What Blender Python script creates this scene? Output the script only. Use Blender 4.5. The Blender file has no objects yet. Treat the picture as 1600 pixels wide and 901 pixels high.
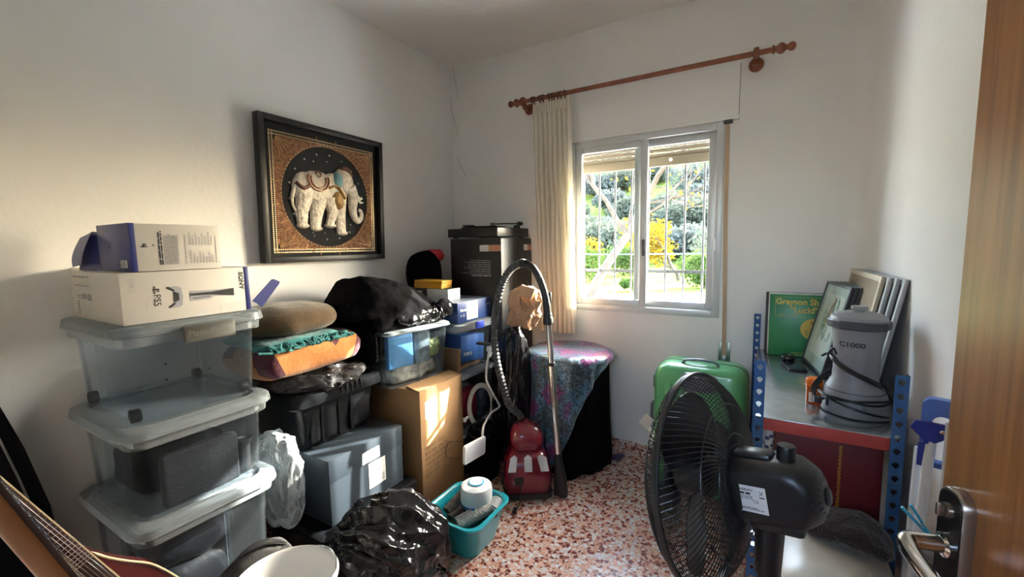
import bpy, bmesh, math, random
from math import sin, cos, pi, radians, sqrt, atan2
from mathutils import Vector, Matrix, noise
random.seed(7)
SC = bpy.context.scene
COL = SC.collection
V = Vector

# ------------------------------------------------------------------ materials
def _new(name):
    m = bpy.data.materials.new(name); m.use_nodes = True
    nt = m.node_tree; nt.nodes.clear()
    return m, nt, nt.nodes, nt.links

def mat(name, col, rough=.5, metal=0, spec=.5, bump=0, bscale=40, bdetail=3, var=0, vscale=8, sheen=0, coat=0, trans=0, emit=0, stretch=None, alpha=1):
    m, nt, N, L = _new(name)
    o = N.new('ShaderNodeOutputMaterial'); b = N.new('ShaderNodeBsdfPrincipled')
    c = (*col, 1)
    b.inputs['Base Color'].default_value = c
    b.inputs['Roughness'].default_value = rough
    b.inputs['Metallic'].default_value = metal
    b.inputs['Specular IOR Level'].default_value = spec
    b.inputs['Sheen Weight'].default_value = sheen
    b.inputs['Coat Weight'].default_value = coat
    b.inputs['Transmission Weight'].default_value = trans
    b.inputs['Alpha'].default_value = alpha
    if bump or var:
        tc = N.new('ShaderNodeTexCoord'); mp = N.new('ShaderNodeMapping')
        L.new(tc.outputs['Object'], mp.inputs['Vector'])
        if stretch: mp.inputs['Scale'].default_value = stretch
    if bump:
        n = N.new('ShaderNodeTexNoise'); n.inputs['Scale'].default_value = bscale; n.inputs['Detail'].default_value = bdetail
        L.new(mp.outputs[0], n.inputs['Vector'])
        bp = N.new('ShaderNodeBump'); bp.inputs['Strength'].default_value = bump; bp.inputs['Distance'].default_value = .01
        L.new(n.outputs['Fac'], bp.inputs['Height']); L.new(bp.outputs[0], b.inputs['Normal'])
    if var:
        n2 = N.new('ShaderNodeTexNoise'); n2.inputs['Scale'].default_value = vscale; n2.inputs['Detail'].default_value = 4
        L.new(mp.outputs[0], n2.inputs['Vector'])
        r = N.new('ShaderNodeValToRGB')
        r.color_ramp.elements[0].position = .3; r.color_ramp.elements[1].position = .7
        r.color_ramp.elements[0].color = (*[max(0, x*(1-var)) for x in col], 1)
        r.color_ramp.elements[1].color = (*[min(1, x*(1+var)) for x in col], 1)
        L.new(n2.outputs['Fac'], r.inputs[0]); L.new(r.outputs[0], b.inputs['Base Color'])
    L.new(b.outputs[0], o.inputs[0])
    return m

def clear_plastic(name, col, fac, rough=.22, tint=(.93, .95, .97), fres=.5):
    m, nt, N, L = _new(name)
    o = N.new('ShaderNodeOutputMaterial'); mx = N.new('ShaderNodeMixShader')
    t = N.new('ShaderNodeBsdfTransparent'); t.inputs[0].default_value = (*tint, 1)
    b = N.new('ShaderNodeBsdfPrincipled'); b.inputs['Base Color'].default_value = (*col, 1); b.inputs['Roughness'].default_value = rough
    lw = N.new('ShaderNodeLayerWeight'); lw.inputs['Blend'].default_value = .25
    ma = N.new('ShaderNodeMath'); ma.operation = 'MULTIPLY_ADD'; ma.inputs[1].default_value = fres; ma.inputs[2].default_value = fac
    cl = N.new('ShaderNodeClamp')
    L.new(lw.outputs['Fresnel'], ma.inputs[0]); L.new(ma.outputs[0], cl.inputs[0]); L.new(cl.outputs[0], mx.inputs[0])
    L.new(t.outputs[0], mx.inputs[1]); L.new(b.outputs[0], mx.inputs[2]); L.new(mx.outputs[0], o.inputs[0])
    return m

def ramp(N, stops, interp='LINEAR'):
    r = N.new('ShaderNodeValToRGB'); cr = r.color_ramp; cr.interpolation = interp
    while len(cr.elements) < len(stops): cr.elements.new(.5)
    for e, (p, c) in zip(cr.elements, stops): e.position = p; e.color = (*c, 1)
    return r

def mat_nodes(name, rough, build, bump=0):
    m, nt, N, L = _new(name)
    o = N.new('ShaderNodeOutputMaterial'); b = N.new('ShaderNodeBsdfPrincipled'); b.inputs['Roughness'].default_value = rough
    tc = N.new('ShaderNodeTexCoord'); mp = N.new('ShaderNodeMapping'); L.new(tc.outputs['Object'], mp.inputs[0])
    build(N, L, mp, b); L.new(b.outputs[0], o.inputs[0])
    return m

# ------------------------------------------------------------------ mesh helpers (all in metres, world axes)
def BM(): return bmesh.new()

def box(bm, x0, x1, y0, y1, z0, z1, bev=0, seg=2, M=None):
    vs = [bm.verts.new((x, y, z)) for z in (z0, z1) for y in (y0, y1) for x in (x0, x1)]
    fs = [bm.faces.new([vs[i] for i in f]) for f in ((0, 2, 3, 1), (4, 5, 7, 6), (0, 1, 5, 4), (2, 6, 7, 3), (0, 4, 6, 2), (1, 3, 7, 5))]
    allv = vs
    if bev:
        es = list({e for f in fs for e in f.edges})
        r = bmesh.ops.bevel(bm, geom=es, offset=bev, segments=seg, profile=.5, affect='EDGES')
        allv = list({v for f in r['faces'] for v in f.verts} | {v for v in vs if v.is_valid})
    if M is not None:
        bmesh.ops.transform(bm, matrix=M, verts=allv)
    return allv

def ring(bm, pts): return [bm.verts.new(p) for p in pts]

def skin(bm, rings, closed=True, cap0=True, cap1=True):
    n = len(rings[0])
    for a, b in zip(rings, rings[1:]):
        for i in range(n if closed else n-1):
            j = (i+1) % n
            try: bm.faces.new((a[i], a[j], b[j], b[i]))
            except ValueError: pass
    if closed and cap0: bm.faces.new(list(reversed(rings[0])))
    if closed and cap1: bm.faces.new(rings[-1])

def rrect(x0, x1, y0, y1, r, n=5):
    r = min(r, (x1-x0)/2-1e-4, (y1-y0)/2-1e-4)
    out = []
    for cx, cy, a in ((x1-r, y1-r, 0), (x0+r, y1-r, 90), (x0+r, y0+r, 180), (x1-r, y0+r, 270)):
        for k in range(n+1):
            t = radians(a+90*k/n); out.append((cx+r*cos(t), cy+r*sin(t)))
    return out

def loft(bm, secs, M=None, cap0=True, cap1=True):
    """secs: list of (list of xy, z)"""
    rs = []
    for pts, z in secs:
        rs.append(ring(bm, [(M @ V((x, y, z))) if M is not None else V((x, y, z)) for x, y in pts]))
    skin(bm, rs, True, cap0, cap1)
    return rs

def lathe(bm, prof, c=(0, 0, 0), seg=28, M=None, axis='z', cap0=True, cap1=True):
    rs = []
    for r, h in prof:
        pts = []
        for k in range(seg):
            t = 2*pi*k/seg
            p = V((r*cos(t), r*sin(t), h))
            if axis == 'x': p = V((h, r*cos(t), r*sin(t)))
            if axis == 'y': p = V((r*sin(t), h, r*cos(t)))
            p = p + V(c)
            if M is not None: p = M @ p
            pts.append(p)
        rs.append(ring(bm, pts))
    skin(bm, rs, True, cap0, cap1)

def frame_at(d):
    d = d.normalized()
    up = V((0, 0, 1)) if abs(d.z) < .9 else V((1, 0, 0))
    u = d.cross(up).normalized(); v = u.cross(d).normalized()
    return u, v

def catmull(pts, n=8):
    P = [V(p) for p in pts]
    if len(P) < 3: return P
    P = [2*P[0]-P[1]] + P + [2*P[-1]-P[-2]]
    out = []
    for i in range(1, len(P)-2):
        a, b, c, d = P[i-1:i+3]
        for k in range(n):
            t = k/n
            out.append(.5*((2*b)+(c-a)*t+(2*a-5*b+4*c-d)*t*t+(-a+3*b-3*c+d)*t**3))
    out.append(P[-2])
    return out

def tube(bm, pts, r, seg=8, closed=False, flat=1.0, caps=True):
    """r: radius or list of radii; parallel-transported frames"""
    P = [V(p) for p in pts]; n = len(P)
    T = []
    for i in range(n):
        a = P[(i-1) % n] if closed else P[max(i-1, 0)]
        b = P[(i+1) % n] if closed else P[min(i+1, n-1)]
        d = b-a
        T.append(d.normalized() if d.length > 1e-9 else V((0, 0, 1)))
    u, v = frame_at(T[0]); rs = []
    for i in range(n):
        u = (u-T[i]*u.dot(T[i])).normalized(); v = T[i].cross(u)
        rr = r[i] if isinstance(r, (list, tuple)) else r
        rs.append(ring(bm, [P[i]+u*rr*cos(2*pi*k/seg)+v*rr*flat*sin(2*pi*k/seg) for k in range(seg)]))
    if closed: rs.append(rs[0])
    skin(bm, rs, True, caps and not closed, caps and not closed)

def cyl(bm, p0, p1, r0, r1=None, seg=16):
    tube(bm, [p0, p1], [r0, r0 if r1 is None else r1], seg)

def ellipsoid(bm, c, r, seg=16, M=None):
    mm = Matrix.Translation(V(c)) @ Matrix.Diagonal((*r, 1))
    if M is not None: mm = M @ mm
    bmesh.ops.create_uvsphere(bm, u_segments=seg, v_segments=max(6, seg*2//3), radius=1, matrix=mm)

def sgnpow(a, p): return math.copysign(abs(a)**p, a)

def blob(bm, c, r, amp=.02, freq=6, sub=5, p=1.0, zmin=None, seed=0, ridged=False, octv=4, stretch=(1, 1, 1), fn=None):
    """lumpy closed body: super-ellipsoid pushed about by noise"""
    res = bmesh.ops.create_icosphere(bm, subdivisions=sub, radius=1)
    off = V((seed*13.1, seed*7.7, seed*3.3))
    for v in res['verts']:
        n = v.co.normalized()
        q = V((sgnpow(n.x, p)*r[0], sgnpow(n.y, p)*r[1], sgnpow(n.z, p)*r[2]))
        w = V((q.x*stretch[0], q.y*stretch[1], q.z*stretch[2]))*freq+off
        if ridged:
            h = noise.ridged_multi_fractal(w, 1.0, 2.1, octv, 1.0, 2.0)-1.0
        else:
            h = noise.fractal(w, 1.0, 2.0, octv)
        q = q+n*h*amp
        if fn: q = fn(q, n)
        q = q+V(c)
        if zmin is not None and q.z < zmin: q.z = zmin+.002*(q.z-zmin)
        v.co = q

def prism(bm, pts, M, d):
    """polygon pts (u,v) in plane M extruded by d along the plane's normal"""
    a = ring(bm, [M @ V((u, v, 0)) for u, v in pts]); b = ring(bm, [M @ V((u, v, d)) for u, v in pts])
    skin(bm, [a, b])

def poly(bm, M, pts, w=0.0):
    bm.faces.new(ring(bm, [M @ V((u, v, w)) for u, v in pts]))

def rect(bm, M, u0, v0, u1, v1, w=0.0): poly(bm, M, [(u0, v0), (u1, v0), (u1, v1), (u0, v1)], w)

def face(o, u, v):
    """matrix for writing on a surface: (u,v,out)"""
    u = V(u).normalized(); v = V(v); v = (v-u*v.dot(u)).normalized(); n = u.cross(v)
    return Matrix(((u.x, v.x, n.x, o[0]), (u.y, v.y, n.y, o[1]), (u.z, v.z, n.z, o[2]), (0, 0, 0, 1)))

def scrib(bm, M, u0, v0, u1, v1, rows, fill=.55, w=.0006, seed=1, ragged=.25):
    """rows of word-like dashes: print too small to read in the photograph"""
    rnd = random.Random(seed); h = (v1-v0)/rows
    for i in range(rows):
        vb = v1-(i+1)*h+h*(1-fill)/2; u = u0; end = u1-(u1-u0)*rnd.random()*ragged
        while u < end:
            l = h*rnd.uniform(1.0, 4.2); e = min(u+l, end)
            if e-u > h*.3: rect(bm, M, u, vb, e, vb+h*fill, w)
            u = e+h*.45

def barcode(bm, M, u0, v0, u1, v1, w=.0006, seed=2):
    rnd = random.Random(seed); u = u0
    while u < u1:
        t = rnd.choice((.0007, .0012, .002)); rect(bm, M, u, v0, min(u+t, u1), v1, w); u += t+rnd.choice((.0008, .0014))

def text_bm(bm, M, s, size, u=0, v=0, w=.0007, rot=0, bold=0, sx=1.0, align='LEFT'):
    cu = bpy.data.curves.new('txt', 'FONT'); cu.body = s; cu.size = size; cu.align_x = align; cu.offset = bold; cu.resolution_u = 3
    o = bpy.data.objects.new('txt', cu); COL.objects.link(o)
    dg = bpy.context.evaluated_depsgraph_get(); me = bpy.data.meshes.new_from_object(o.evaluated_get(dg))
    bpy.data.objects.remove(o); bpy.data.curves.remove(cu)
    me.transform(M @ Matrix.Translation((u, v, w)) @ Matrix.Rotation(rot, 4, 'Z') @ Matrix.Diagonal((sx, 1, 1, 1)))
    bm.from_mesh(me); bpy.data.meshes.remove(me)

# ------------------------------------------------------------------ objects
def mesh_obj(name, bm, m, smooth=35, weld=False):
    bmesh.ops.recalc_face_normals(bm, faces=bm.faces[:]) if not weld else None
    me = bpy.data.meshes.new(name); bm.to_mesh(me); bm.free()
    if smooth:
        me.polygons.foreach_set('use_smooth', [True]*len(me.polygons))
        me.set_sharp_from_angle(angle=radians(smooth))
    if isinstance(m, (list, tuple)):
        for q in m: me.materials.append(q)
    else: me.materials.append(m)
    o = bpy.data.objects.new(name, me); COL.objects.link(o)
    return o

class Thing:
    def __init__(s, name, label, cat, loc, rz=0, group=None, kind=None):
        s.e = bpy.data.objects.new(name, None); s.e.empty_display_size = .05; COL.objects.link(s.e)
        s.M = Matrix.Translation(V(loc)) @ Matrix.Rotation(rz, 4, 'Z')
        s.e.location = loc; s.e.rotation_euler = (0, 0, rz); s.I = s.M.inverted()
        if label: s.e['label'] = label
        if cat: s.e['category'] = cat
        if group: s.e['group'] = group
        if kind: s.e['kind'] = kind
    def add(s, name, bm, m, parent=None, smooth=35, label=None, local=False, flatprint=False):
        if not local: bmesh.ops.transform(bm, matrix=s.I, verts=bm.verts[:])
        o = mesh_obj(name, bm, m, 0 if flatprint else smooth, weld=flatprint)
        o.parent = parent if parent else s.e
        if label: o['label'] = label
        return o

def solo(name, bm, m, label, cat, origin, group=None, kind=None, smooth=35):
    bmesh.ops.translate(bm, vec=-V(origin), verts=bm.verts[:])
    o = mesh_obj(name, bm, m, smooth); o.location = origin
    if label: o['label'] = label
    if cat: o['category'] = cat
    if group: o['group'] = group
    if kind: o['kind'] = kind
    return o

def struct(name, bm, m, smooth=0):
    o = mesh_obj(name, bm, m, smooth); o['kind'] = 'structure'; return o
SUN_E, SKY_E, EXPO = 11.0, 1.45, 2.42
# ------------------------------------------------------------------ room materials
H, W = 2.67, 2.49
M_wall = mat('plaster', (.80, .79, .77), .9, spec=.2, bump=.12, bscale=45, var=.03, vscale=2)
M_ceil = mat('ceiling_paint', (.79, .78, .76), .95, spec=.1, bump=.15, bscale=50)
M_panel = mat('shutter_box_paint', (.82, .81, .79), .7, bump=.1, bscale=90)

def terrazzo(name, rough=.22):
    def f(N, L, mp, b):
        nz = N.new('ShaderNodeTexNoise'); nz.inputs['Scale'].default_value = 60
        add = N.new('ShaderNodeMixRGB'); add.blend_type = 'ADD'; add.inputs[0].default_value = .018
        L.new(mp.outputs[0], nz.inputs['Vector']); L.new(mp.outputs[0], add.inputs[1]); L.new(nz.outputs['Color'], add.inputs[2])
        def layer(scale, rnd=1.0):
            v = N.new('ShaderNodeTexVoronoi'); v.inputs['Scale'].default_value = scale; v.inputs['Randomness'].default_value = rnd
            e = N.new('ShaderNodeTexVoronoi'); e.feature = 'DISTANCE_TO_EDGE'; e.inputs['Scale'].default_value = scale; e.inputs['Randomness'].default_value = rnd
            L.new(add.outputs[0], v.inputs['Vector']); L.new(add.outputs[0], e.inputs['Vector'])
            s = N.new('ShaderNodeSeparateColor'); L.new(v.outputs['Color'], s.inputs[0])
            return s, e
        s, e = layer(56)
        r = ramp(N, [(0, (.16, .04, .03)), (.22, (.28, .085, .06)), (.30, (.62, .57, .56)), (.48, (.70, .68, .68)), (.56, (.62, .32, .23)), (.70, (.70, .44, .33)), (.84, (.33, .11, .08)), (.90, (.72, .67, .64))], 'CONSTANT')
        L.new(s.outputs[0], r.inputs[0])
        s2, e2 = layer(125)
        r2 = ramp(N, [(0, (.60, .31, .22)), (.40, (.66, .38, .28)), (.70, (.30, .10, .07)), (.82, (.68, .58, .52))], 'CONSTANT')
        L.new(s2.outputs[1], r2.inputs[0])
        th = N.new('ShaderNodeMath'); th.operation = 'MULTIPLY_ADD'; th.inputs[1].default_value = .16; th.inputs[2].default_value = .02
        L.new(s.outputs[2], th.inputs[0])
        gt = N.new('ShaderNodeMath'); gt.operation = 'GREATER_THAN'; L.new(e.outputs['Distance'], gt.inputs[0]); L.new(th.outputs[0], gt.inputs[1])
        mx = N.new('ShaderNodeMixRGB'); L.new(gt.outputs[0], mx.inputs[0]); L.new(r2.outputs[0], mx.inputs[1]); L.new(r.outputs[0], mx.inputs[2])
        L.new(mx.outputs[0], b.inputs['Base Color'])
    return mat_nodes(name, rough, f)
M_floor = terrazzo('terrazzo')

def wood(name, c0, c1, scale=(60, 60, 1.6), rough=.35):
    def f(N, L, mp, b):
        mp.inputs['Scale'].default_value = scale
        n = N.new('ShaderNodeTexNoise'); n.inputs['Scale'].default_value = 1.5; n.inputs['Detail'].default_value = 5; n.inputs['Roughness'].default_value = .65
        L.new(mp.outputs[0], n.inputs['Vector'])
        r = ramp(N, [(.32, c0), (.52, [(a+2*b_)/3 for a, b_ in zip(c0, c1)]), (.72, c1)])
        L.new(n.outputs['Fac'], r.inputs[0]); L.new(r.outputs[0], b.inputs['Base Color'])
        bp = N.new('ShaderNodeBump'); bp.inputs['Strength'].default_value = .08; bp.inputs['Distance'].default_value = .004
        L.new(n.outputs['Fac'], bp.inputs['Height']); L.new(bp.outputs[0], b.inputs['Normal'])
    return mat_nodes(name, rough, f)

M_door = wood('sapele_door', (.23, .085, .022), (.42, .18, .052))
M_rodwood = mat('stained_rod', (.22, .07, .035), .35, var=.2, vscale=20)
M_alu = mat('painted_aluminium', (.58, .60, .61), .4, metal=.25)
M_alu_dark = mat('anodised_dark', (.10, .10, .11), .4, metal=.5)
M_black = mat('black_plastic', (.012, .012, .013), .35)
M_black_matte = mat('black_matte', (.012, .012, .013), .7)
M_chrome = mat('chrome', (.75, .75, .74), .12, metal=1)
M_white = mat('white_plastic', (.80, .80, .80), .35)
M_iron = mat('bar_iron', (.055, .058, .06), .6, metal=.3)
M_beige = mat('shutter_beige', (.17, .135, .085), .6)
M_strap = mat('strap_webbing', (.50, .36, .24), .8, bump=.3, bscale=300)

# ------------------------------------------------------------------ shell
b = BM(); box(b, -.12, W+.12, -4.2, .0, -.1, 0); struct('floor', b, M_floor)
b = BM(); box(b, -.12, W+.12, -4.2, .25, H, H+.12); struct('ceiling', b, M_ceil)
b = BM(); box(b, -.12, 0, -4.2, .25, -.1, H); wl = struct('wall_left', b, M_wall)
b = BM(); box(b, W, W+.12, -4.2, .25, -.1, H)
# rounded inside corner towards the window wall
R_ = .07; prof = [(W-R_+R_*sin(radians(a)), -R_+R_*cos(radians(a))) for a in range(0, 91, 10)]+[(W+.005, .005)]
loft(b, [(prof, 0), (prof, H)]); struct('wall_right', b, M_wall, 30)
X0, X1, Z0, Z1 = .965, 1.872, .915, 2.002
b = BM()
box(b, 0, X0, 0, .25, -.1, H); box(b, X1, W, 0, .25, -.1, H); box(b, X0, X1, 0, .25, -.1, Z0); box(b, X0, X1, 0, .25, Z1, H)
struct('wall_back', b, M_wall)
# wall with the doorway the photograph is taken from
b = BM(); DY = -2.70
box(b, 0, 1.62, DY-.1, DY, 0, H); box(b, 2.445, W, DY-.1, DY, 0, H); box(b, 1.62, 2.445, DY-.1, DY, 2.06, H)
struct('wall_front', b, M_wall)
# unseen hall behind the doorway; opening added and sized for fill light
b = BM(); box(b, 0, W, -4.3, -4.2, 0, 1.67); box(b, 0, W, -4.3, -4.2, 2.04, H); box(b, 0, 1.6, -4.3, -4.2, 1.67, 2.04); struct('wall_hall', b, M_wall)

M_base = terrazzo('terrazzo_skirting', .3)
b = BM(); box(b, .0, W, -.012, 0, 0, .072, .003); struct('baseboard_back', b, M_base)
b = BM(); box(b, 0, .012, DY, -.012, 0, .072, .003); struct('baseboard_left', b, M_base)
b = BM(); box(b, W-.012, W, DY, -.07, 0, .072, .003); struct('baseboard_right', b, M_base)
# hairline cracks running down the corner
def crack(path):
    bb = BM(); pts = []
    rnd = random.Random(len(path))
    for a, c in zip(path, path[1:]):
        for k in range(8):
            t = k/8; p = V(a)*(1-t)+V(c)*t; p += V((0, rnd.uniform(-.006, .006) if a[0] == 0 else 0, 0)) if a[0] == 0 else V((rnd.uniform(-.006, .006), 0, 0)); pts.append(p)
    pts.append(V(path[-1])); tube(bb, pts, .0012, 4); return bb
M_crack = mat('crack', (.16, .15, .14), .9)
b = crack([(.03, 0, 2.665), (.05, 0, 2.55), (.065, 0, 2.45)])
b2 = crack([(0.003, -.02, 2.45), (.02, 0, 2.30), (.06, 0, 2.18)])
c = crack([(.05, 0, 2.02), (.08, 0, 1.93), (.12, 0, 1.87)])
for bb in (b, b2, c): struct('trim_4', bb, M_crack)

# ------------------------------------------------------------------ window
wn = Thing('window_1', 'white aluminium sliding window with two sashes in the back wall', None, (1.42, .03, Z0), kind='structure')
def rectframe(bm, x0, x1, z0, z1, w, y0, y1, wl_=None, bev=.003):
    a = wl_ or w
    box(bm, x0, x0+a, y0, y1, z0, z1, bev); box(bm, x1-w, x1, y0, y1, z0, z1, bev)
    box(bm, x0+a, x1-w, y0, y1, z0, z0+w, bev); box(bm, x0+a, x1-w, y0, y1, z1-w, z1, bev)
b = BM(); rectframe(b, X0, X1, Z0, Z1, .038, -.006, .07); wn.add('frame', b, M_alu)
def sash(x0, x1, y0, y1, name):
    b = BM(); rectframe(b, x0, x1, Z0+.036, Z1-.036, .042, y0, y1); s = wn.add('sash', b, M_alu)
    g = BM(); box(g, x0+.035, x1-.035, (y0+y1)/2-.002, (y0+y1)/2+.002, Z0+.07, Z1-.07); wn.add('glass_pane', g, M_glass, parent=s)
    return s
def glassmat():
    m, nt, N, L = _new('window_glass')
    o = N.new('ShaderNodeOutputMaterial'); mx = N.new('ShaderNodeMixShader'); t = N.new('ShaderNodeBsdfTransparent'); t.inputs[0].default_value = (.96, .98, .97, 1)
    g = N.new('ShaderNodeBsdfGlossy'); g.inputs['Roughness'].default_value = .02
    d = N.new('ShaderNodeBsdfDiffuse'); d.inputs[0].default_value = (.8, .8, .8, 1)
    m2 = N.new('ShaderNodeMixShader'); m2.inputs[0].default_value = .008
    lw = N.new('ShaderNodeLayerWeight'); lw.inputs[0].default_value = .1
    L.new(lw.outputs['Fresnel'], mx.inputs[0]); L.new(t.outputs[0], m2.inputs[1]); L.new(d.outputs[0], m2.inputs[2])
    L.new(m2.outputs[0], mx.inputs[1]); L.new(g.outputs[0], mx.inputs[2]); L.new(mx.outputs[0], o.inputs[0]); return m
M_glass = glassmat()
s1 = sash(X0+.036, 1.462, .004, .030, 'front')
sash(1.375, X1-.036, .036, .062, 'rear')
b = BM(); box(b, 1.434, 1.452, -.004, .004, 1.27, 1.37, .002); box(b, 1.438, 1.448, -.006, -.003, 1.30, 1.34, .001)
wn.add('latch', b, M_alu_dark, parent=s1)
b = BM(); box(b, 1.838, 1.85, -.012, -.006, 1.30, 1.37, .002); wn.add('latch', b, M_white)
# rolled-down end of the shutter, outside the glass
b = BM()
for k in range(4): box(b, X0+.01, X1-.01, .188, .2, 1.885+k*.03, 1.909+k*.03, .004)
sh = wn.add('roller_shutter', b, M_beige)
b = BM(); box(b, X0+.01, X1-.01, .184, .204, 1.828, 1.884, .003); wn.add('bottom_slat', b, M_beige, parent=sh)
b = BM(); lathe(b, [(.011, 0), (.011, -.006), (.007, -.009)], (1.56, .184, 1.862), 12, axis='y'); wn.add('stop_button', b, M_white, parent=sh)

b = BM(); box(b, .972, 1.937, -.004, .0, 2.022, 2.29, .001); struct('trim_1', b, M_panel)
b = BM(); box(b, .965, 1.942, -.018, .0, 2.002, 2.022, .002); struct('trim_2', b, M_panel)
b = BM(); box(b, 1.937, 1.9395, -.003, .0, 2.022, 2.29); struct('trim_3', b, M_crack)

# roller shutter strap and its winder
st = Thing('shutter_strap', 'tan webbing strap hanging down the wall right of the window', 'strap', (1.90, -.008, .72))
b = BM()
rs = [ring(b, [(x-.0105, -.006, z), (x+.0105, -.006, z), (x+.0105, -.0045, z), (x-.0105, -.0045, z)]) for x, z in ((1.886, 2.0), (1.89, 1.5), (1.899, 1.1), (1.905, .70))]
skin(b, rs); st.add('strap', b, M_strap)
b = BM(); box(b, 1.866, 1.91, -.022, -.001, 1.985, 2.004, .003); lathe(b, [(.006, 0), (.006, .035)], (1.872, -.014, 1.994), 10, axis='x'); st.add('guide_roller', b, M_alu_dark)
M_plate = mat('winder_plate', (.33, .40, .33), .3, metal=.8)
b = BM(); box(b, 1.876, 1.893, -.004, .001, .62, .778, .001); box(b, 1.917, 1.938, -.004, 0, .62, .778, .001); box(b, 1.893, 1.917, -.0035, 0, .62, .70, .001); st.add('winder_plate', b, M_plate)

# iron bars outside
g = Thing('window_grille', 'dark iron security bars outside the window glass', 'window bars', (1.42, .2, .92))
for k in range(8):
    x = .977+.111*k; b = BM(); cyl(b, (x, .225, .90), (x, .225, 2.03), .0065, seg=8); g.add('bar', b, M_iron)
b = BM(); box(b, .95, 1.89, .229, .236, 1.152, 1.172); g.add('cross_bar', b, M_iron)

# ------------------------------------------------------------------ curtain rod
r = Thing('curtain_rod', 'turned reddish wooden curtain pole with ball finials above the window', 'curtain rod', (1.37, -.10, 2.287))
RY, RZ = -.10, 2.287
b = BM(); cyl(b, (.64, RY, RZ), (2.10, RY, RZ), .0135, seg=16); r.add('pole', b, M_rodwood)
def finial(x, s):
    b = BM()
    lathe(b, [(.0135, 0), (.021, s*.006), (.021, s*.012), (.014, s*.016), (.016, s*.022), (.026, s*.034), (.027, s*.044), (.02, s*.055), (.012, s*.062), (.012, s*.068), (.019, s*.076), (.021, s*.088), (.016, s*.098), (.004, s*.104)], (x, RY, RZ), 18, axis='x'); return b
r.add('finial', finial(2.075, 1), M_rodwood); r.add('finial', finial(.665, -1), M_rodwood)
for x in (2.01, .672):
    b = BM(); lathe(b, [(.034, 0), (.036, -.008), (.030, -.014), (.016, -.022), (.014, -.06), (.02, -.072)], (x, -.001, 2.262), 18, axis='y')
    lathe(b, [(.016, -.014), (.028, -.01), (.029, .01), (.016, .014)], (x, RY, RZ), 18, axis='x')
    cyl(b, (x, -.075, 2.268), (x, RY, RZ-.014), .013, seg=12)
    r.add('bracket', b, M_rodwood)
for k, x in enumerate((.742, .757, .80, .822, .865, .885, .90, .925, .945, .972)):
    b = BM(); pts = [(x+.004*sin(t*2), RY+.021*cos(t), RZ-.006+.021*sin(t)) for t in [2*pi*i/18 for i in range(18)]]
    tube(b, pts, .0045, 6, closed=True); r.add('ring', b, mat('ring_wood', (.13, .045, .025), .4) if k == 0 else bpy.data.materials['ring_wood'])

# ------------------------------------------------------------------ curtain
def curtain_mat():
    m, nt, N, L = _new('cream_voile')
    o = N.new('ShaderNodeOutputMaterial'); mx = N.new('ShaderNodeMixShader'); mx.inputs[0].default_value = .45
    d = N.new('ShaderNodeBsdfDiffuse'); d.inputs[0].default_value = (.86, .82, .73, 1)
    t = N.new('ShaderNodeBsdfTranslucent'); t.inputs[0].default_value = (.90, .86, .76, 1)
    tr = N.new('ShaderNodeBsdfTransparent'); m2 = N.new('ShaderNodeMixShader'); m2.inputs[0].default_value = .06
    tc = N.new('ShaderNodeTexCoord'); n = N.new('ShaderNodeTexNoise'); n.inputs['Scale'].default_value = 250; bp = N.new('ShaderNodeBump'); bp.inputs['Strength'].default_value = .15
    L.new(tc.outputs['Object'], n.inputs['Vector']); L.new(n.outputs['Fac'], bp.inputs['Height']); L.new(bp.outputs[0], d.inputs['Normal'])
    L.new(d.outputs[0], mx.inputs[1]); L.new(t.outputs[0], mx.inputs[2]); L.new(mx.outputs[0], m2.inputs[1]); L.new(tr.outputs[0], m2.inputs[2]); L.new(m2.outputs[0], o.inputs[0]); return m
M_curt = curtain_mat()
ct = Thing('curtain', 'cream pleated curtain drawn to the left of the window', 'curtain', (.88, -.09, .77))
def curtain_sheet(z0, z1, nz, x0a, x1a, x0b, x1b, folds, amp0, amp1, yb, seed):
    b = BM(); rows = []; nu = folds*14
    for j in range(nz+1):
        t = j/nz; z = z0+(z1-z0)*t; row = []
        for i in range(nu+1):
            u = i/nu
            xa = x0a+(x0b-x0a)*t; xb = x1a+(x1b-x1a)*t
            ph = 2*pi*folds*u+.9*noise.noise(V((u*4, t*2.2, seed)))*(1-t*.6)
            am = amp0+(amp1-amp0)*t
            y = yb+am*sin(ph)*(1+.5*noise.noise(V((u*5, t*1.5, seed+4))))+.012*noise.noise(V((u*3, t*5, seed)))
            x = xa+(xb-xa)*u+.006*sin(ph*1.0+1.2)+.01*noise.noise(V((u*2, t*3, seed+9)))*(1-t)
            row.append(b.verts.new((x, y, z)))
        rows.append(row)
    back = [[b.verts.new(v.co+V((0, .0015, 0))) for v in r_] for r_ in rows]
    for A, s in ((rows, 1), (back, -1)):
        for p, q in zip(A, A[1:]):
            for i in range(nu): b.faces.new((p[i], p[i+1], q[i+1], q[i]) if s > 0 else (p[i], q[i], q[i+1], p[i+1]))
    return b
ct.add('curtain_panel', curtain_sheet(.765, 2.20, 40, .775, 1.04, .735, 1.0, 8, .022, .016, -.085, 3), M_curt, smooth=60)
ct.add('pleated_heading', curtain_sheet(2.195, 2.272, 4, .735, 1.0, .742, .998, 15, .011, .012, -.092, 5), M_curt, smooth=60)

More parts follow.
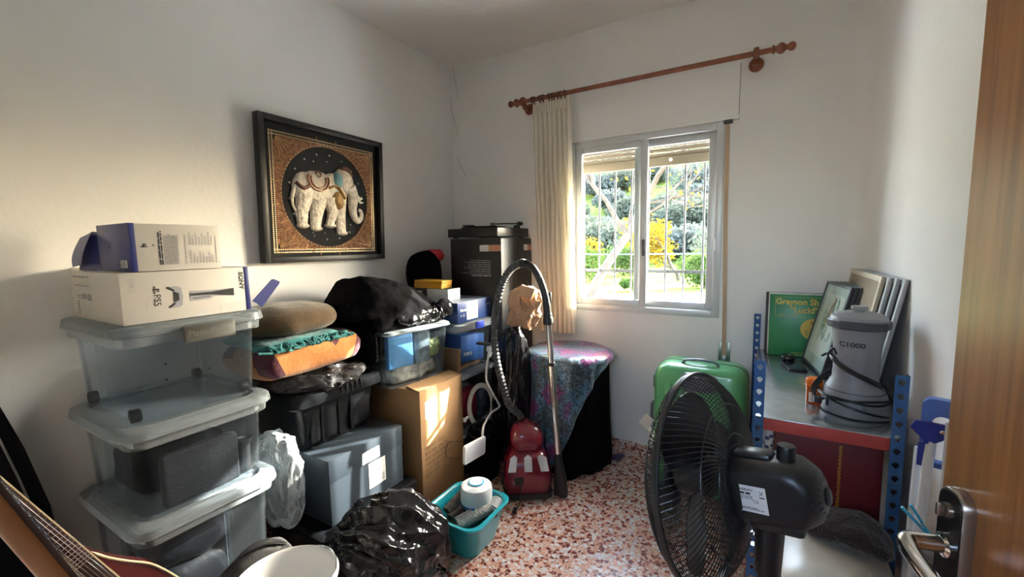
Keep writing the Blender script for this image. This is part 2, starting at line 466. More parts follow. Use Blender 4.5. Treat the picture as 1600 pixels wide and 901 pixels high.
# ------------------------------------------------------------------ door at the right
D0, D1 = V((2.275, -1.975, 0)), V((2.435, -2.69, 0))       # free edge, hinge edge of the face we see
dv = (D1-D0).normalized(); dn = V((dv.y, -dv.x, 0))
if dn.x > 0: dn = -dn
DM = Matrix(((dv.x, 0, dn.x, D0.x), (dv.y, 0, dn.y, D0.y), (0, 1, 0, 0), (0, 0, 0, 1)))   # u along leaf, v up, w towards the room
dr = Thing('door_1', 'varnished reddish brown wooden door standing open at the right', None, (D0.x, D0.y, 0), kind='structure')
def dbox(bm, u0, u1, v0, v1, w0, w1, bev=0): box(bm, u0, u1, v0, v1, w0, w1, bev, M=DM)
b = BM(); dbox(b, 0, (D1-D0).length, .008, 2.04, -.038, 0, .002); dr.add('leaf', b, M_door)
M_plate2 = mat('dark_bronze', (.035, .03, .027), .3, metal=.7)
M_plate3 = mat('brushed_nickel', (.42, .35, .29), .25, metal=.9)
pl = rrect(.016, .060, .82, 1.062, .02, 6)
b = BM(); loft(b, [(pl, 0), (pl, .009), ([(x*.94+.0023, y*.985+.0142) for x, y in pl], .0115)], M=DM); hp = dr.add('handle_plate', b, M_plate3)
b = BM(); pl2 = rrect(.019, .057, .825, 1.058, .018, 6); loft(b, [(pl2, .0115), (pl2, .0125)], M=DM); dr.add('plate_face', b, M_plate2, parent=hp)
b = BM(); lathe(b, [(.0085, .0125), (.008, .017)], (.038, 1.035, 0), 14, M=DM); dbox(b, .0355, .0405, 1.027, 1.043, .017, .025, .002); dr.add('thumb_turn', b, M_plate3, parent=hp)
b = BM(); lathe(b, [(.014, .012), (.014, .016), (.0095, .018), (.0095, .042)], (.038, .992, 0), 16, M=DM)
P = [DM @ V(q) for q in ((.038, .992, .040), (.040, .992, .050), (.052, .991, .055), (.075, .989, .056), (.11, .985, .055), (.15, .982, .052), (.165, .981, .050))]
tube(b, catmull(P, 6), .0098, 12, flat=1.0); dr.add('lever_handle', b, M_chrome, parent=hp)
# ------------------------------------------------------------------ shared materials
M_box = clear_plastic('clear_box_plastic', (.36, .41, .45), .012, .15, fres=.24)
M_lid = clear_plastic('milky_lid_plastic', (.42, .47, .50), .30, .28)
M_blkcrate = mat('black_crate_plastic', (.007, .008, .010), .3, spec=.22, bump=.12, bscale=220, bdetail=1)
M_ink = mat('black_ink', (.015, .015, .018), .6)
M_greyink = mat('grey_ink', (.30, .30, .31), .7)
M_paleink = mat('pale_print', (.55, .55, .56), .6)
M_white_card = mat('white_card', (.62, .585, .535), .5, var=.03, vscale=5)
M_blue_card = mat('navy_card', (.022, .03, .16), .4)
M_label = mat('paper_label', (.78, .78, .77), .6)
M_card = mat('brown_cardboard', (.40, .235, .11), .8, var=.08, vscale=6, bump=.1, bscale=30)
M_grey_print = mat('silver_print', (.34, .34, .37), .5)
M_clipgrey = mat('grey_clip', (.085, .085, .075), .5)

def storage_box(t, x0, x1, y0, y1, z0, z1, taper=.02, lid=.03, body=None, lidm=None, r=.045, rib_x=(.5,), band=True, lid_h=.035, lid_r=None):
    """clear tub: x0..y1 is the rim line of the body, the foot is narrower by taper; lid overhangs by lid"""
    body = body or M_box; lidm = lidm or M_lid; b = BM(); th = .003
    zt = z1-lid_h*.55
    def rr(off, n=5): return rrect(x0+off, x1-off, y0+off, y1-off, max(.01, r-off*.3), n)
    loft(b, [(rr(taper+.012), z0), (rr(taper), z0+.012), (rr(.0), zt)], cap1=False)
    loft(b, [(rr(taper+.012+th), z0+th), (rr(taper+th), z0+.014), (rr(th), zt)], cap1=False)
    a, c = rr(0), rr(th); ra, rc = ring(b, [(x, y, zt) for x, y in a]), ring(b, [(x, y, zt) for x, y in c]); skin(b, [ra, rc], True, False, False)
    for k in rib_x:                                    # moulded ribs on the faces
        yy = y0+(y1-y0)*k
        box(b, x1-taper-.004, x1+.003, yy-.004, yy+.004, z0+.012, zt-.02, .002)
        xx = x0+(x1-x0)*k
        box(b, xx-.004, xx+.004, y0-.003, y0+taper+.004, z0+.012, zt-.02, .002)
    o = t.add('tub', b, body)
    if band:
        b = BM(); s0 = rrect(x0-.014, x1+.014, y0-.014, y1+.014, r, 5)
        loft(b, [(s0, zt-.045), (rrect(x0-.017, x1+.017, y0-.017, y1+.017, r, 5), zt-.01), (rrect(x0+.001, x1-.001, y0+.001, y1-.001, r, 5), zt-.008), (rrect(x0+.001, x1-.001, y0+.001, y1-.001, r, 5), zt-.045)], cap0=False, cap1=False)
        t.add('rim_band', b, lidm)
    if lid is not None:
        b = BM(); lr = lid_r or r+lid*.6
        def q(off): return rrect(x0-lid+off, x1+lid-off, y0-lid+off, y1+lid-off, lr, 6)
        loft(b, [(q(.004), z1-lid_h), (q(0), z1-lid_h+.004), (q(.004), z1-.006), (q(.014), z1), (q(.040), z1), (q(.048), z1-.012)])
        loft(b, [(q(.007), z1-lid_h), (q(.007), z1-.014)], cap0=False, cap1=False)
        t.add('lid', b, lidm)
    return o

# ------------------------------------------------------------------ stack of three clear boxes at the left wall
GR = 'clear storage boxes stacked by the left wall'
tA = Thing('storage_box', 'empty clear plastic storage box on wheels with grey clip, topmost of the left stack', 'storage box', (.27, -2.0, .826), group=GR)
storage_box(tA, .04, .492, -2.195, -1.815, .826, 1.132, taper=.013, lid=.03, rib_x=(.5,))
b = BM(); cm = face((.529, -2.02, 1.075), (0, 1, 0), (0, 0, 1))
loft(b, [(rrect(-.045, .105, -.012, .042, .006, 3), 0), (rrect(-.045, .105, -.012, .042, .006, 3), .010), (rrect(-.042, .102, -.009, .039, .006, 3), .012)], M=cm)
cl = tA.add('clip', b, M_clipgrey, label='grey locking clip')
b = BM(); text_bm(b, cm, 'PlasticForte', .027, -.034, .006, .0125, sx=.95); tA.add('raised_lettering', b, mat('clip_letters', (.16, .16, .145), .5), parent=cl, flatprint=True)
for (x, y) in ((.43, -2.165), (.085, -2.165), (.43, -1.85), (.085, -1.85)):
    b = BM(); lathe(b, [(.006, -.012), (.021, -.011), (.022, 0), (.021, .011), (.006, .012)], (x, y-.003, .847), 20, axis='y'); tA.add('wheel', b, M_black)
b = BM()
for (y, z) in ((-2.10, 1.0), (-2.10, .95), (-1.98, .955), (-1.885, 1.02), (-1.875, .975), (-1.89, .955)):
    lathe(b, [(.0035, 0), (.0035, .004)], (.490-.013*(1.1-z)/.3, y, z), 8, axis='x')
tA.add('air_hole', b, M_black)

tB = Thing('storage_box', 'clear plastic storage box packed with black things, middle of the left stack', 'storage box', (.27, -2.0, .526), group=GR)
storage_box(tB, .045, .495, -2.20, -1.815, .520, .825, taper=.013, lid=.033, rib_x=(.5, .8))
tC = Thing('storage_box', 'clear plastic storage box at the bottom of the left stack, dark shiny contents', 'storage box', (.27, -2.0, .0), group=GR)
storage_box(tC, .045, .497, -2.20, -1.815, .0, .520, taper=.015, lid=.033, rib_x=(.6,))

M_darkcloth = mat('black_cloth', (.005, .005, .006), .95, spec=.04, bump=.3, bscale=120)
M_navycloth = mat('navy_cloth', (.018, .022, .035), .85, bump=.3, bscale=150)
M_darkshiny = mat('black_vinyl', (.012, .013, .016), .3, bump=.25, bscale=14)
b = BM(); blob(b, (.235, -2.02, .615), (.15, .14, .088), .022, 7, 5, .55, .526, 3); solo('folded_clothes', b, M_darkcloth, 'black folded clothes inside the middle clear box of the left stack', 'clothes', (.255, -2.02, .526))
t = Thing('carry_case', 'dark patterned case standing inside the middle clear box, facing the room', 'case', (.35, -1.98, .526))
b = BM(); box(b, .434, .468, -2.13, -1.90, .527, .70, .012, 3); t.add('shell', b, mat('case_fabric', (.016, .018, .026), .75, bump=.6, bscale=320))
b = BM(); tube(b, [(.452, -2.12+.02*k, .700+.0035*(k % 2)) for k in range(11)], .003, 6); t.add('zip', b, M_black)
t = Thing('cable_spool', 'black round cable spool inside the middle clear box, at its far end', 'spool', (.40, -1.865, .66))
b = BM(); lathe(b, [(.036, .64), (.036, .655), (.028, .658), (.028, .74), (.036, .743), (.036, .758), (.012, .76)], (.41, -1.865, -.112), 24); t.add('reel', b, M_black)
b = BM(); lathe(b, [(.010, .648), (.012, .6495)], (.41, -1.865, 0), 14); t.add('hub', b, M_greyink)
b = BM(); blob(b, (.25, -2.02, .36), (.165, .14, .10), .02, 6, 5, .6, None, 9, fn=None); blob(b, (.25, -2.02, .15), (.17, .15, .145), .01, 6, 4, .5, .01, 9)
solo('packed_bag', b, M_darkshiny, 'black shiny bag filling the bottom clear box of the left stack', 'bag', (.25, -2.02, .006))

# ------------------------------------------------------------------ games console boxes
t = Thing('console_box', 'white games console carton lying on the top clear box, blue right end flap open', 'box', (.28, -2.01, 1.133))
PX0, PX1, PY0, PY1, PZ0, PZ1 = .085, .488, -2.190, -1.832, 1.1335, 1.287
b = BM(); box(b, PX0, PX1, PY0, PY1, PZ0, PZ1, .003, 2); car = t.add('carton', b, M_white_card)
b = BM(); box(b, PX0+.001, PX1+.0012, PY1-.016, PY1+.001, PZ0+.001, PZ1+.0008, .002); t.add('end_strip', b, M_blue_card, label='navy blue end strip')
b = BM(); m4 = face((.40, -1.829, 1.137), (0, .86, .5), (-.30, -.45, .84)); prism(b, [(-1.817, 1.162), (-1.800, 1.150), (-1.785, 1.133), (-1.713, 1.215), (-1.709, 1.224), (-1.733, 1.236), (-1.742, 1.234)], face((.4715, 0, 0), (0, 1, 0), (0, 0, 1)), .0015)
t.add('end_flap', b, M_blue_card, label='navy blue open flap')
b = BM(); prism(b, [(.0, 0), (.13, 0), (.125, .10), (.015, .11)], face((.10, PY0+.001, PZ1), (1, 0, 0), (-.25, -1, .10)), .0012)
prism(b, [(-.13, -.0), (0, 0), (0, .17), (-.13, .15)], face((PX0+.12, PY0-.0005, PZ1-.0005), (0.97, -.12, .03), (.0, -1, .06)), .0012)
bm_flap = b; b.clear()
prism(b, [(0, 0), (.16, 0), (.155, .085), (.04, .10)], face((PX0, PY0+.0, PZ1-.001), (0, 1, 0), (-1, -.25, .10)), .0012)
t.add('top_flap', b, M_white_card)
FM = face((PX1+.0003, PY0, PZ0), (0, 1, 0), (0, 0, 1))          # room-facing long side: u along the wall, v up
LF = face((PX0, PY0-.0003, PZ0), (1, 0, 0), (0, 0, 1))           # camera-facing end
h = PZ1-PZ0
def ps_mark(bm, M, u, v, s, rot=0, w=.0008):
    Q = M @ Matrix.Translation((u, v, 0)) @ Matrix.Rotation(rot, 4, 'Z')
    poly(bm, Q, [(-.16*s, -.5*s), (.06*s, -.42*s), (.06*s, .3*s), (-.16*s, .38*s)], w)
    poly(bm, Q, [(.06*s, .30*s), (.26*s, .34*s), (.36*s, .18*s), (.28*s, .02*s), (.06*s, -.02*s), (.06*s, .06*s), (.2*s, .1*s), (.2*s, .22*s), (.06*s, .24*s)], w)
    poly(bm, Q, [(-.6*s, -.28*s), (-.2*s, -.16*s), (-.2*s, -.06*s), (-.46*s, -.16*s), (-.5*s, -.26*s), (-.2*s, -.24*s), (-.2*s, -.33*s), (-.56*s, -.38*s)], w)
    poly(bm, Q, [(.12*s, -.12*s), (.6*s, -.2*s), (.58*s, -.32*s), (.12*s, -.38*s), (.12*s, -.29*s), (.44*s, -.24*s), (.12*s, -.2*s)], w)
b = BM(); ps_mark(b, FM, .086, .098, .020, -pi/2); text_bm(b, FM, 'PS5', .0255, .0775, .0845, .0008, -pi/2, sx=.98); text_bm(b, FM, 'SONY', .0185, .3255, .1375, .0008, -pi/2, bold=.0007, sx=1.22)
t.add('printed_lettering', b, M_ink, parent=car, flatprint=True)
b = BM()
# gamepad picture, standing on its side
def gp(u, v): return (.110+u*1.16, .0715+v*.78)
poly(b, FM, [gp(0, .042), gp(.022, .043), gp(.034, .036), gp(.037, .0), gp(.034, -.036), gp(.022, -.043), gp(.004, -.042), gp(.002, -.036), gp(.018, -.026), gp(.021, 0), gp(.018, .026), gp(.0, .036)], .0007)
poly(b, FM, [(.172, .070), (.172, .084), (.178, .0858), (.240, .0835), (.305, .0842), (.305, .0575), (.25, .062), (.238, .0605), (.232, .055), (.172, .053)], .0007)
t.add('printed_picture', b, M_grey_print, parent=car, flatprint=True)
b = BM(); poly(b, FM, [gp(.016, .022), gp(.028, .014), gp(.028, -.014), gp(.016, -.022)], .0009); poly(b, FM, [gp(.0, .042), gp(.006, .042), gp(.020, .026), gp(.016, .022), gp(.0, .036)], .0009); poly(b, FM, [gp(.002, -.042), gp(.007, -.042), gp(.02, -.026), gp(.016, -.022), gp(.002, -.037)], .0009)
poly(b, FM, [(.172, .0705), (.172, .0775), (.235, .0778), (.305, .0835), (.305, .0575), (.26, .0635), (.235, .0675)], .0009); poly(b, FM, [(.180, .0605), (.180, .0625), (.230, .0645), (.230, .0625)], .0009)
t.add('printed_picture_dark', b, M_ink, parent=car, flatprint=True)
b = BM()
for (a0, a1, c0, c1) in ((.022, .0215, .1, .135),): pass
for u0, u1, v0, v1 in ((.020, .034, .098, .0985), (.020, .034, .134, .1345), (.020, .0205, .098, .1345), (.0335, .034, .098, .1345)): rect(b, FM, u0, v0, u1, v1, .0007)
text_bm(b, FM, '1U/5', .010, .024, .129, .0008, -pi/2)
scrib(b, LF, .035, .105, .175, .112, 1, seed=4); scrib(b, LF, .03, .132, .20, .142, 1, seed=5); scrib(b, LF, .05, .065, .16, .080, 2, seed=7)
rect(b, LF, .10, .066, .135, .084, .0007); rect(b, LF, .145, .062, .18, .084, .0007)
for k in range(9): rect(b, LF, .05, .014+k*.0052, .068, .018+k*.0052, .0007)
t.add('small_print', b, M_greyink, parent=car, flatprint=True)
b = BM(); rect(b, LF, .075, .09, .19, .118, .0004); scrib(b, LF, .08, .010, .125, .056, 12, .6, seed=8); scrib(b, LF, .135, .006, .18, .056, 12, .6, seed=9); scrib(b, LF, .185, .0, .225, .022, 5, .6, seed=10)
poly(b, FM, [(.18, .001), (.205, .028), (.232, .001)], .0004); poly(b, FM, [(.262, .001), (.262, .030), (.335, .036), (.335, .004)], .0004)
rect(b, FM, .058, .034, .060, .062, .0006)
t.add('pale_print', b, mat('pale_grey_print', (.60, .58, .56), .6), parent=car, flatprint=True)

# the second, smaller carton on top
t = Thing('accessory_box', 'white carton with navy blue end and open end flap, on the games console carton', 'box', (.28, -2.03, 1.288))
QX0, QX1, QY0, QY1, QZ0, QZ1 = .235, .478, -2.152, -1.912, 1.2885, 1.431
b = BM(); box(b, QX0, QX1, QY0, QY1, QZ0, QZ1, .002); car = t.add('carton', b, M_white_card)
b = BM(); box(b, QX0-.0008, QX1+.0012, QY0-.0015, QY0+.013, QZ0, QZ1+.001, .001); fr = t.add('end_panel', b, M_blue_card, label='navy blue end panel')
b = BM(); pts = []
M2 = face((.232, QY0+.004, QZ0+.012), (-1, .02, 0), (.0, 0, 1))
# side flap curling out and a larger flap folded down
prism(b, [(0, 0), (.07, -.006), (.125, .0), (.105, .094), (.045, .125), (0, .122)], face((.232, -2.150, 1.290), (-.98, -.17, 0), (0, .05, 1)), .0015)
rs = []
for k in range(9):
    a = k/8; zz = 1.412-.104*a-.004*sin(pi*a); out = .014*sin(pi*a*.8)+.012*a; xr = .212-.045*a*a; xl = .112-.022*a
    rs.append(ring(b, [(xr, -2.158-out, zz), (xl, -2.160-out, zz-.016+.008*a), (xl, -2.1616-out, zz-.016+.008*a), (xr, -2.1596-out, zz)]))
skin(b, rs); t.add('end_flap', b, M_blue_card, label='navy blue open flap')
EM = face((QX0, QY0-.002, QZ0), (1, 0, 0), (0, 0, 1))
b = BM(); rect(b, EM, .165, .012, .215, .034); t.add('sticker', b, M_label, parent=fr, flatprint=True)
b = BM(); rect(b, EM, .085, .072, .105, .075); scrib(b, EM, .168, .014, .212, .032, 4, w=.0006, seed=3); t.add('slot_mark', b, M_ink, parent=fr, flatprint=True)
SM = face((QX1+.0003, QY0, QZ0), (0, 1, 0), (0, 0, 1))
b = BM(); ps_mark(b, SM, .032, .078, .015, 0, .0006); ps_mark(b, SM, .055, .078, .007, -pi/2, .0006)
R90 = SM @ Matrix.Translation((.06, .018, 0)) @ Matrix.Rotation(pi/2, 4, 'Z')
scrib(b, R90, 0, -.018, .105, -.006, 2, .6, seed=11, ragged=.1)
t.add('printed_lettering', b, M_ink, parent=car, flatprint=True)
b = BM(); scrib(b, R90, 0, -.060, .095, -.020, 9, .45, seed=12, ragged=.12); scrib(b, R90, 0, -.080, .10, -.076, 1, .5, seed=13)
for k in range(8): scrib(b, R90, .002, -.094-k*.009, .045-.01*(k % 3), -.088-k*.009, 2, .5, seed=14+k); scrib(b, R90, .06, -.094-k*.009, .105-.012*(k % 2), -.088-k*.009, 2, .5, seed=34+k)
scrib(b, R90, 0, -.168, .10, -.164, 1, .5, seed=50)
t.add('small_print', b, M_greyink, parent=car, flatprint=True)

# ------------------------------------------------------------------ framed elephant hanging on the left wall
PT = Thing('framed_tapestry', 'black box-framed tapestry of a pearly white elephant hanging on the left wall', 'picture', (.02, -1.14, 1.63))
dtop = .018
PM = face((.008, -1.518, 1.283), (0, 1, -.004), (dtop/.69, 0, 1)); PWd, PHt = .742, .695
M_frame = mat('black_frame', (.010, .010, .011), .45)
b = BM()
for (u0, u1, v0, v1) in ((0, .028, 0, PHt), (PWd-.028, PWd, 0, PHt), (.028, PWd-.028, 0, .028), (.028, PWd-.028, PHt-.028, PHt)): box(b, u0, u1, v0, v1, 0, .045, .002, M=PM)
PT.add('frame', b, M_frame)
b = BM(); box(b, .028, PWd-.028, .028, PHt-.028, .0, .010, M=PM); PT.add('mount', b, mat('black_velvet', (.006, .006, .007), .9, sheen=.2))
iu0, iu1, iv0, iv1 = .062, PWd-.050, .045, PHt-.062
cu_, cv_ = (iu0+iu1)/2, (iv0+iv1)/2; Rc = .262
M_gold = mat('gold_embroidery', (.23, .105, .048), .5, metal=.35, bump=.9, bscale=130, bdetail=6, var=.45, vscale=60)
M_thread = mat('gold_thread', (.50, .36, .22), .35, metal=.5)
b = BM(); n = 72; outer = []; inner = []
for k in range(n):
    a = 2*pi*k/n; c_, s_ = cos(a), sin(a); m_ = max(abs(c_)*2/(iu1-iu0), abs(s_)*2/(iv1-iv0)); outer.append((cu_+c_/m_*.93, cv_+s_/m_*.93)); inner.append((cu_+Rc*c_, cv_+Rc*s_))
r0 = ring(b, [PM @ V((u, v, .0102)) for u, v in outer]); r1 = ring(b, [PM @ V((u, v, .014)) for u, v in outer]); r2 = ring(b, [PM @ V((u, v, .014)) for u, v in inner]); r3 = ring(b, [PM @ V((u, v, .0102)) for u, v in inner])
skin(b, [r0, r1, r2, r3], True, False, False); PT.add('embroidered_border', b, M_gold)
b = BM(); rnd = random.Random(4)
def bead(u, v, w, r): ellipsoid(b, (0, 0, 0), (r, r, r*.7), 6, M=PM @ Matrix.Translation((u, v, w)))
for k in range(84):
    a = 2*pi*k/84; bead(cu_+(Rc+.006)*cos(a), cv_+(Rc+.006)*sin(a), .016, .0045)
for (s0, s1) in ((iu0, iu1),):
    for k in range(58):
        u = iu0+(iu1-iu0)*(k+.5)/58
        for v in (iv0+.004, iv1-.004, iv0+.018, iv1-.018): box(b, u-.0035, u+.0035, v-.0035, v+.0035, .0102, .0125, M=PM)
    for k in range(58):
        v = iv0+(iv1-iv0)*(k+.5)/58
        for u in (iu0+.004, iu1-.004, iu0+.018, iu1-.018): box(b, u-.0035, u+.0035, v-.0035, v+.0035, .0102, .0125, M=PM)
PT.add('beaded_edge', b, M_thread)
b = BM()                                            # stepped corner fans
for su in (-1, 1):
    for sv in (-1, 1):
        for k in range(5):
            uu = cu_+su*((iu1-iu0)/2*.90-k*.017); vv = cv_+sv*((iv1-iv0)/2*.90-(4-k)*.017)
            tube(b, [PM @ V((cu_+su*(iu1-iu0)/2*.9, cv_+sv*(iv1-iv0)/2*.9, .0145)), PM @ V((uu-su*.02, vv-sv*.02, .0148))], .0025, 5)
        for k in range(9):
            a = radians(45)+radians(-34+k*8.5); q = V((cos(a), sin(a)))
            tube(b, [PM @ V((cu_+su*(Rc+.02)*q.x, cv_+sv*(Rc+.02)*q.y, .0145)), PM @ V((cu_+su*(Rc+.052)*q.x, cv_+sv*(Rc+.052)*q.y, .0145))], .002, 5)
PT.add('corner_stitching', b, mat('bronze_thread', (.42, .24, .10), .4, metal=.4))
b = BM()
for k in range(18):
    a = 2*pi*k/18+.1; bead(cu_+Rc*.86*cos(a), cv_+Rc*.86*sin(a), .012, .006)
for (u, v) in ((-.17, .07), (-.19, -.06), (.0, .19), (.1, .16), (-.08, .18), (.2, .02), (.02, -.11), (.14, -.14), (-.1, -.19), (.06, -.17), (.17, -.06), (-.03, -.19), (.12, -.02), (-.125, -.11)): bead(cu_+u, cv_+v, .012, .0045)
PT.add('sequin', b, mat('sequin_silver', (.70, .70, .66), .25, metal=.6))
# elephant in padded relief; (u,v) measured from the circle's middle, facing right
M_pearl = mat('pearl_cloth', (.66, .58, .47), .35, metal=.15, bump=.7, bscale=55, bdetail=5, var=.25, vscale=45)
EMx = PM @ Matrix.Translation((cu_-.012, cv_, .010))
def pe(bm, u, v, ru, rv, d=.02, rot=0): ellipsoid(bm, (0, 0, 0), (ru, rv, d), 20, M=EMx @ Matrix.Translation((u, v, .001)) @ Matrix.Rotation(rot, 4, 'Z'))
def pt_(bm, P, R, flat=.55):
    pts = catmull([(u, v, 0) for u, v in P], 6); n = len(pts); rr = []
    for i in range(n):
        x = i/(n-1)*(len(R)-1); k = min(int(x), len(R)-2); rr.append(R[k]+(R[k+1]-R[k])*(x-k))
    rs = []
    for i, p in enumerate(pts):
        d = (pts[min(i+1, n-1)]-pts[max(i-1, 0)]).normalized(); nn = V((-d.y, d.x, 0))
        rs.append(ring(bm, [EMx @ (p+nn*rr[i]*cos(2*pi*k/10)+V((0, 0, .004+max(0, flat*rr[i]*sin(2*pi*k/10)+.002)))) for k in range(10)]))
    skin(bm, rs)
b = BM()
pe(b, -.055, .035, .125, .098, .028); pe(b, -.12, .03, .075, .09, .028, .2); pe(b, .045, .05, .085, .085, .027)
pt_(b, [(-.13, 0), (-.148, -.08), (-.150, -.155)], [.05, .036, .028]); pt_(b, [(-.055, -.02), (-.068, -.10), (-.075, -.165)], [.052, .036, .029])
pt_(b, [(.02, .0), (.032, -.075), (.02, -.12), (.012, -.15)], [.05, .034, .026, .027]); pt_(b, [(.085, .02), (.083, -.09), (.085, -.185)], [.042, .031, .03])
for u, v in ((-.148, -.155), (-.07, -.168), (.014, -.150), (.09, -.188)): pe(b, u+.004, v, .036, .015, .018)
PT.add('elephant_body', b, M_pearl)
b = BM(); pe(b, .115, .095, .062, .075, .034, .3); pt_(b, [(.145, .07), (.17, .02), (.165, -.05), (.178, -.10), (.205, -.115), (.226, -.09), (.222, -.06), (.205, -.055)], [.042, .033, .026, .022, .018, .015, .012, .010], .8)
PT.add('elephant_head', b, M_pearl)
b = BM(); pt_(b, [(.185, .035), (.215, .012), (.240, .014)], [.013, .011, .003], .9); pt_(b, [(.19, .02), (.22, -.008), (.244, -.008)], [.010, .008, .003], .9); PT.add('tusk', b, mat('tusk_silk', (.74, .70, .60), .3))
b = BM(); pe(b, .065, .09, .036, .055, .040, -.15); PT.add('ear', b, mat('teal_satin', (.16, .33, .36), .35, bump=.4, bscale=60))
b = BM(); pt_(b, [(-.168, .06), (-.196, .0), (-.198, -.05), (-.183, -.085), (-.176, -.11)], [.012, .010, .007, .006, .01], .9); PT.add('tail', b, M_pearl)
M_maroonemb = mat('maroon_embroidery', (.22, .09, .06), .5, bump=.5, bscale=90)
b = BM(); pt_(b, [(.09, .165), (.125, .165), (.165, .13)], [.012, .016, .008], 1.9); pt_(b, [(-.182, .06), (-.15, .035), (-.12, .045), (-.095, .07)], [.01, .013, .013, .01], 2.6); PT.add('headdress', b, M_maroonemb)
M_goldsat = mat('gold_satin', (.42, .26, .09), .4, metal=.25, bump=.5, bscale=80)
b = BM(); pe(b, .06, -.01, .042, .062, .040, .25); pt_(b, [(.0, .05), (.05, .06), (.10, .0)], [.008, .010, .008], 4.4)
PT.add('saddle_tassel', b, M_goldsat)
b = BM()
for R0 in (.060, .045): pt_(b, [(-.06+R0*cos(a), .085+R0*.95*sin(a)) for a in [radians(160+k*22) for k in range(11)]], [.005, .006, .005], 6.2)
for k in range(8): pe(b, -.055+.014*cos(k*pi/4), .115+.014*sin(k*pi/4), .005, .005, .034)
PT.add('saddle_cloth', b, mat('rose_gold_braid', (.46, .28, .18), .4, metal=.3))
# ------------------------------------------------------------------ fabrics and bags
def cloth(name, col, var=.25, vs=10, bump=.35, bs=120): return mat(name, col, .9, spec=.15, bump=bump, bscale=bs, var=var, vscale=vs, sheen=.25)
M_binbag = mat('bin_bag_film', (.011, .011, .012), .17, bump=.6, bscale=13, bdetail=3)
M_binbag_thin = clear_plastic('thin_bag_film', (.13, .13, .135), .42, .08, tint=(.6, .6, .62))
M_haze = clear_plastic('hazy_bag_film', (.62, .66, .68), .28, .3)

# ------------------------------------------------------------------ low black crate with a lid, big grey carton and the black tote on it
GC = 'black plastic crates of the middle stack'
t = Thing('lidded_crate', 'low black plastic crate with ridged lid, on the floor under the blue-grey carton', 'crate', (.39, -1.44, 0), group=GC)
b = BM(); loft(b, [(rrect(.20, .60, -1.66, -1.235, .03), 0), (rrect(.175, .625, -1.685, -1.215, .03), .19)]); t.add('tub', b, M_blkcrate)
b = BM(); loft(b, [(rrect(.15, .652, -1.71, -1.185, .03), .172), (rrect(.148, .655, -1.712, -1.182, .03), .178), (rrect(.15, .652, -1.71, -1.185, .03), .206), (rrect(.165, .637, -1.695, -1.20, .03), .214), (rrect(.19, .61, -1.67, -1.225, .02), .214), (rrect(.195, .605, -1.665, -1.23, .02), .211)])
for k in range(5): box(b, .612, .640, -1.29+k*.018, -1.282+k*.018, .212, .2155, .001)
t.add('lid', b, M_blkcrate)

M_slate = mat('slate_card', (.032, .043, .057), .5, spec=.25, var=.05, vscale=6)
t = Thing('carton', 'blue-grey cardboard carton with two white labels under the black tote', 'box', (.39, -1.44, .214))
b = BM(); box(b, .185, .60, -1.640, -1.236, .2155, .492, .004, 2); car = t.add('box_body', b, M_slate)
b = BM(); box(b, .19, .601, -1.6405, -1.2355, .4925, .4945, .001); box(b, .5995, .6015, -1.6405, -1.2355, .40, .4945, .0008); t.add('top_flap', b, M_slate)
CM = face((.6018, -1.64, .2155), (0, 1, 0), (0, 0, 1))
b = BM(); rect(b, CM, .165, .188, .262, .240); rect(b, CM, .196, .062, .292, .178); lab = t.add('label', b, M_label, parent=car, label='white paper labels', flatprint=True)
b = BM(); scrib(b, CM, .170, .195, .225, .234, 4, seed=21); barcode(b, CM, .232, .215, .256, .236); scrib(b, CM, .200, .160, .288, .172, 1, seed=22); scrib(b, CM, .200, .130, .27, .155, 3, .4, seed=23); scrib(b, CM, .200, .112, .29, .124, 1, .9, seed=24); barcode(b, CM, .205, .07, .285, .105, seed=6)
t.add('label_print', b, M_greyink, parent=car, flatprint=True)

t = Thing('tote_crate', 'glossy black plastic tote with a ribbed lid, standing on the blue-grey carton', 'crate', (.29, -1.47, .4955), group=GC)
b = BM()
def rr_(x0, x1, y0, y1, r=.03): return rrect(x0, x1, y0, y1, r, 5)
loft(b, [(rr_(.10, .438, -1.628, -1.300), .496), (rr_(.092, .445, -1.637, -1.292), .51), (rr_(.07, .470, -1.668, -1.268), .715)])
for y in (-1.56, -1.475, -1.41): box(b, .440, .4665, y-.006, y+.006, .515, .70, .002)
for y0, y1 in ((-1.61, -1.565), (-1.555, -1.48), (-1.40, -1.30)): box(b, .440, .462, y0, y1, .525, .655, .004)
t.add('tub', b, M_blkcrate)
b = BM(); loft(b, [(rr_(.045, .497, -1.702, -1.240, .04), .700), (rr_(.043, .50, -1.705, -1.237, .04), .706), (rr_(.047, .495, -1.70, -1.242, .04), .745), (rr_(.06, .48, -1.685, -1.258, .035), .752), (rr_(.075, .465, -1.67, -1.27, .03), .752), (rr_(.08, .46, -1.665, -1.275, .03), .742)])
for k in range(5): lathe(b, [(.004, .703), (.0075, .707), (.0075, .744), (.004, .750)], (.494, -1.48+k*.026, 0), 10)
t.add('lid', b, M_blkcrate)
for y in (-1.60, -1.33):
    b = BM(); box(b, .446, .452, y-.008, y+.008, .497, .506, .002); t.add('foot', b, M_white if False else M_black)

# things piled on the tote
GF = 'soft things folded on the black tote'
b = BM()
def fsag(q, n): return q
blob(b, (.292, -1.500, .784), (.232, .205, .040), .040, 8, 6, .7, .7445, 2, ridged=True, stretch=(1, 1, .6))
solo('plastic_bag', b, M_binbag_thin, 'crumpled smoky plastic bag under the orange quilt on the black tote', 'bag', (.285, -1.47, .744), group=GF)

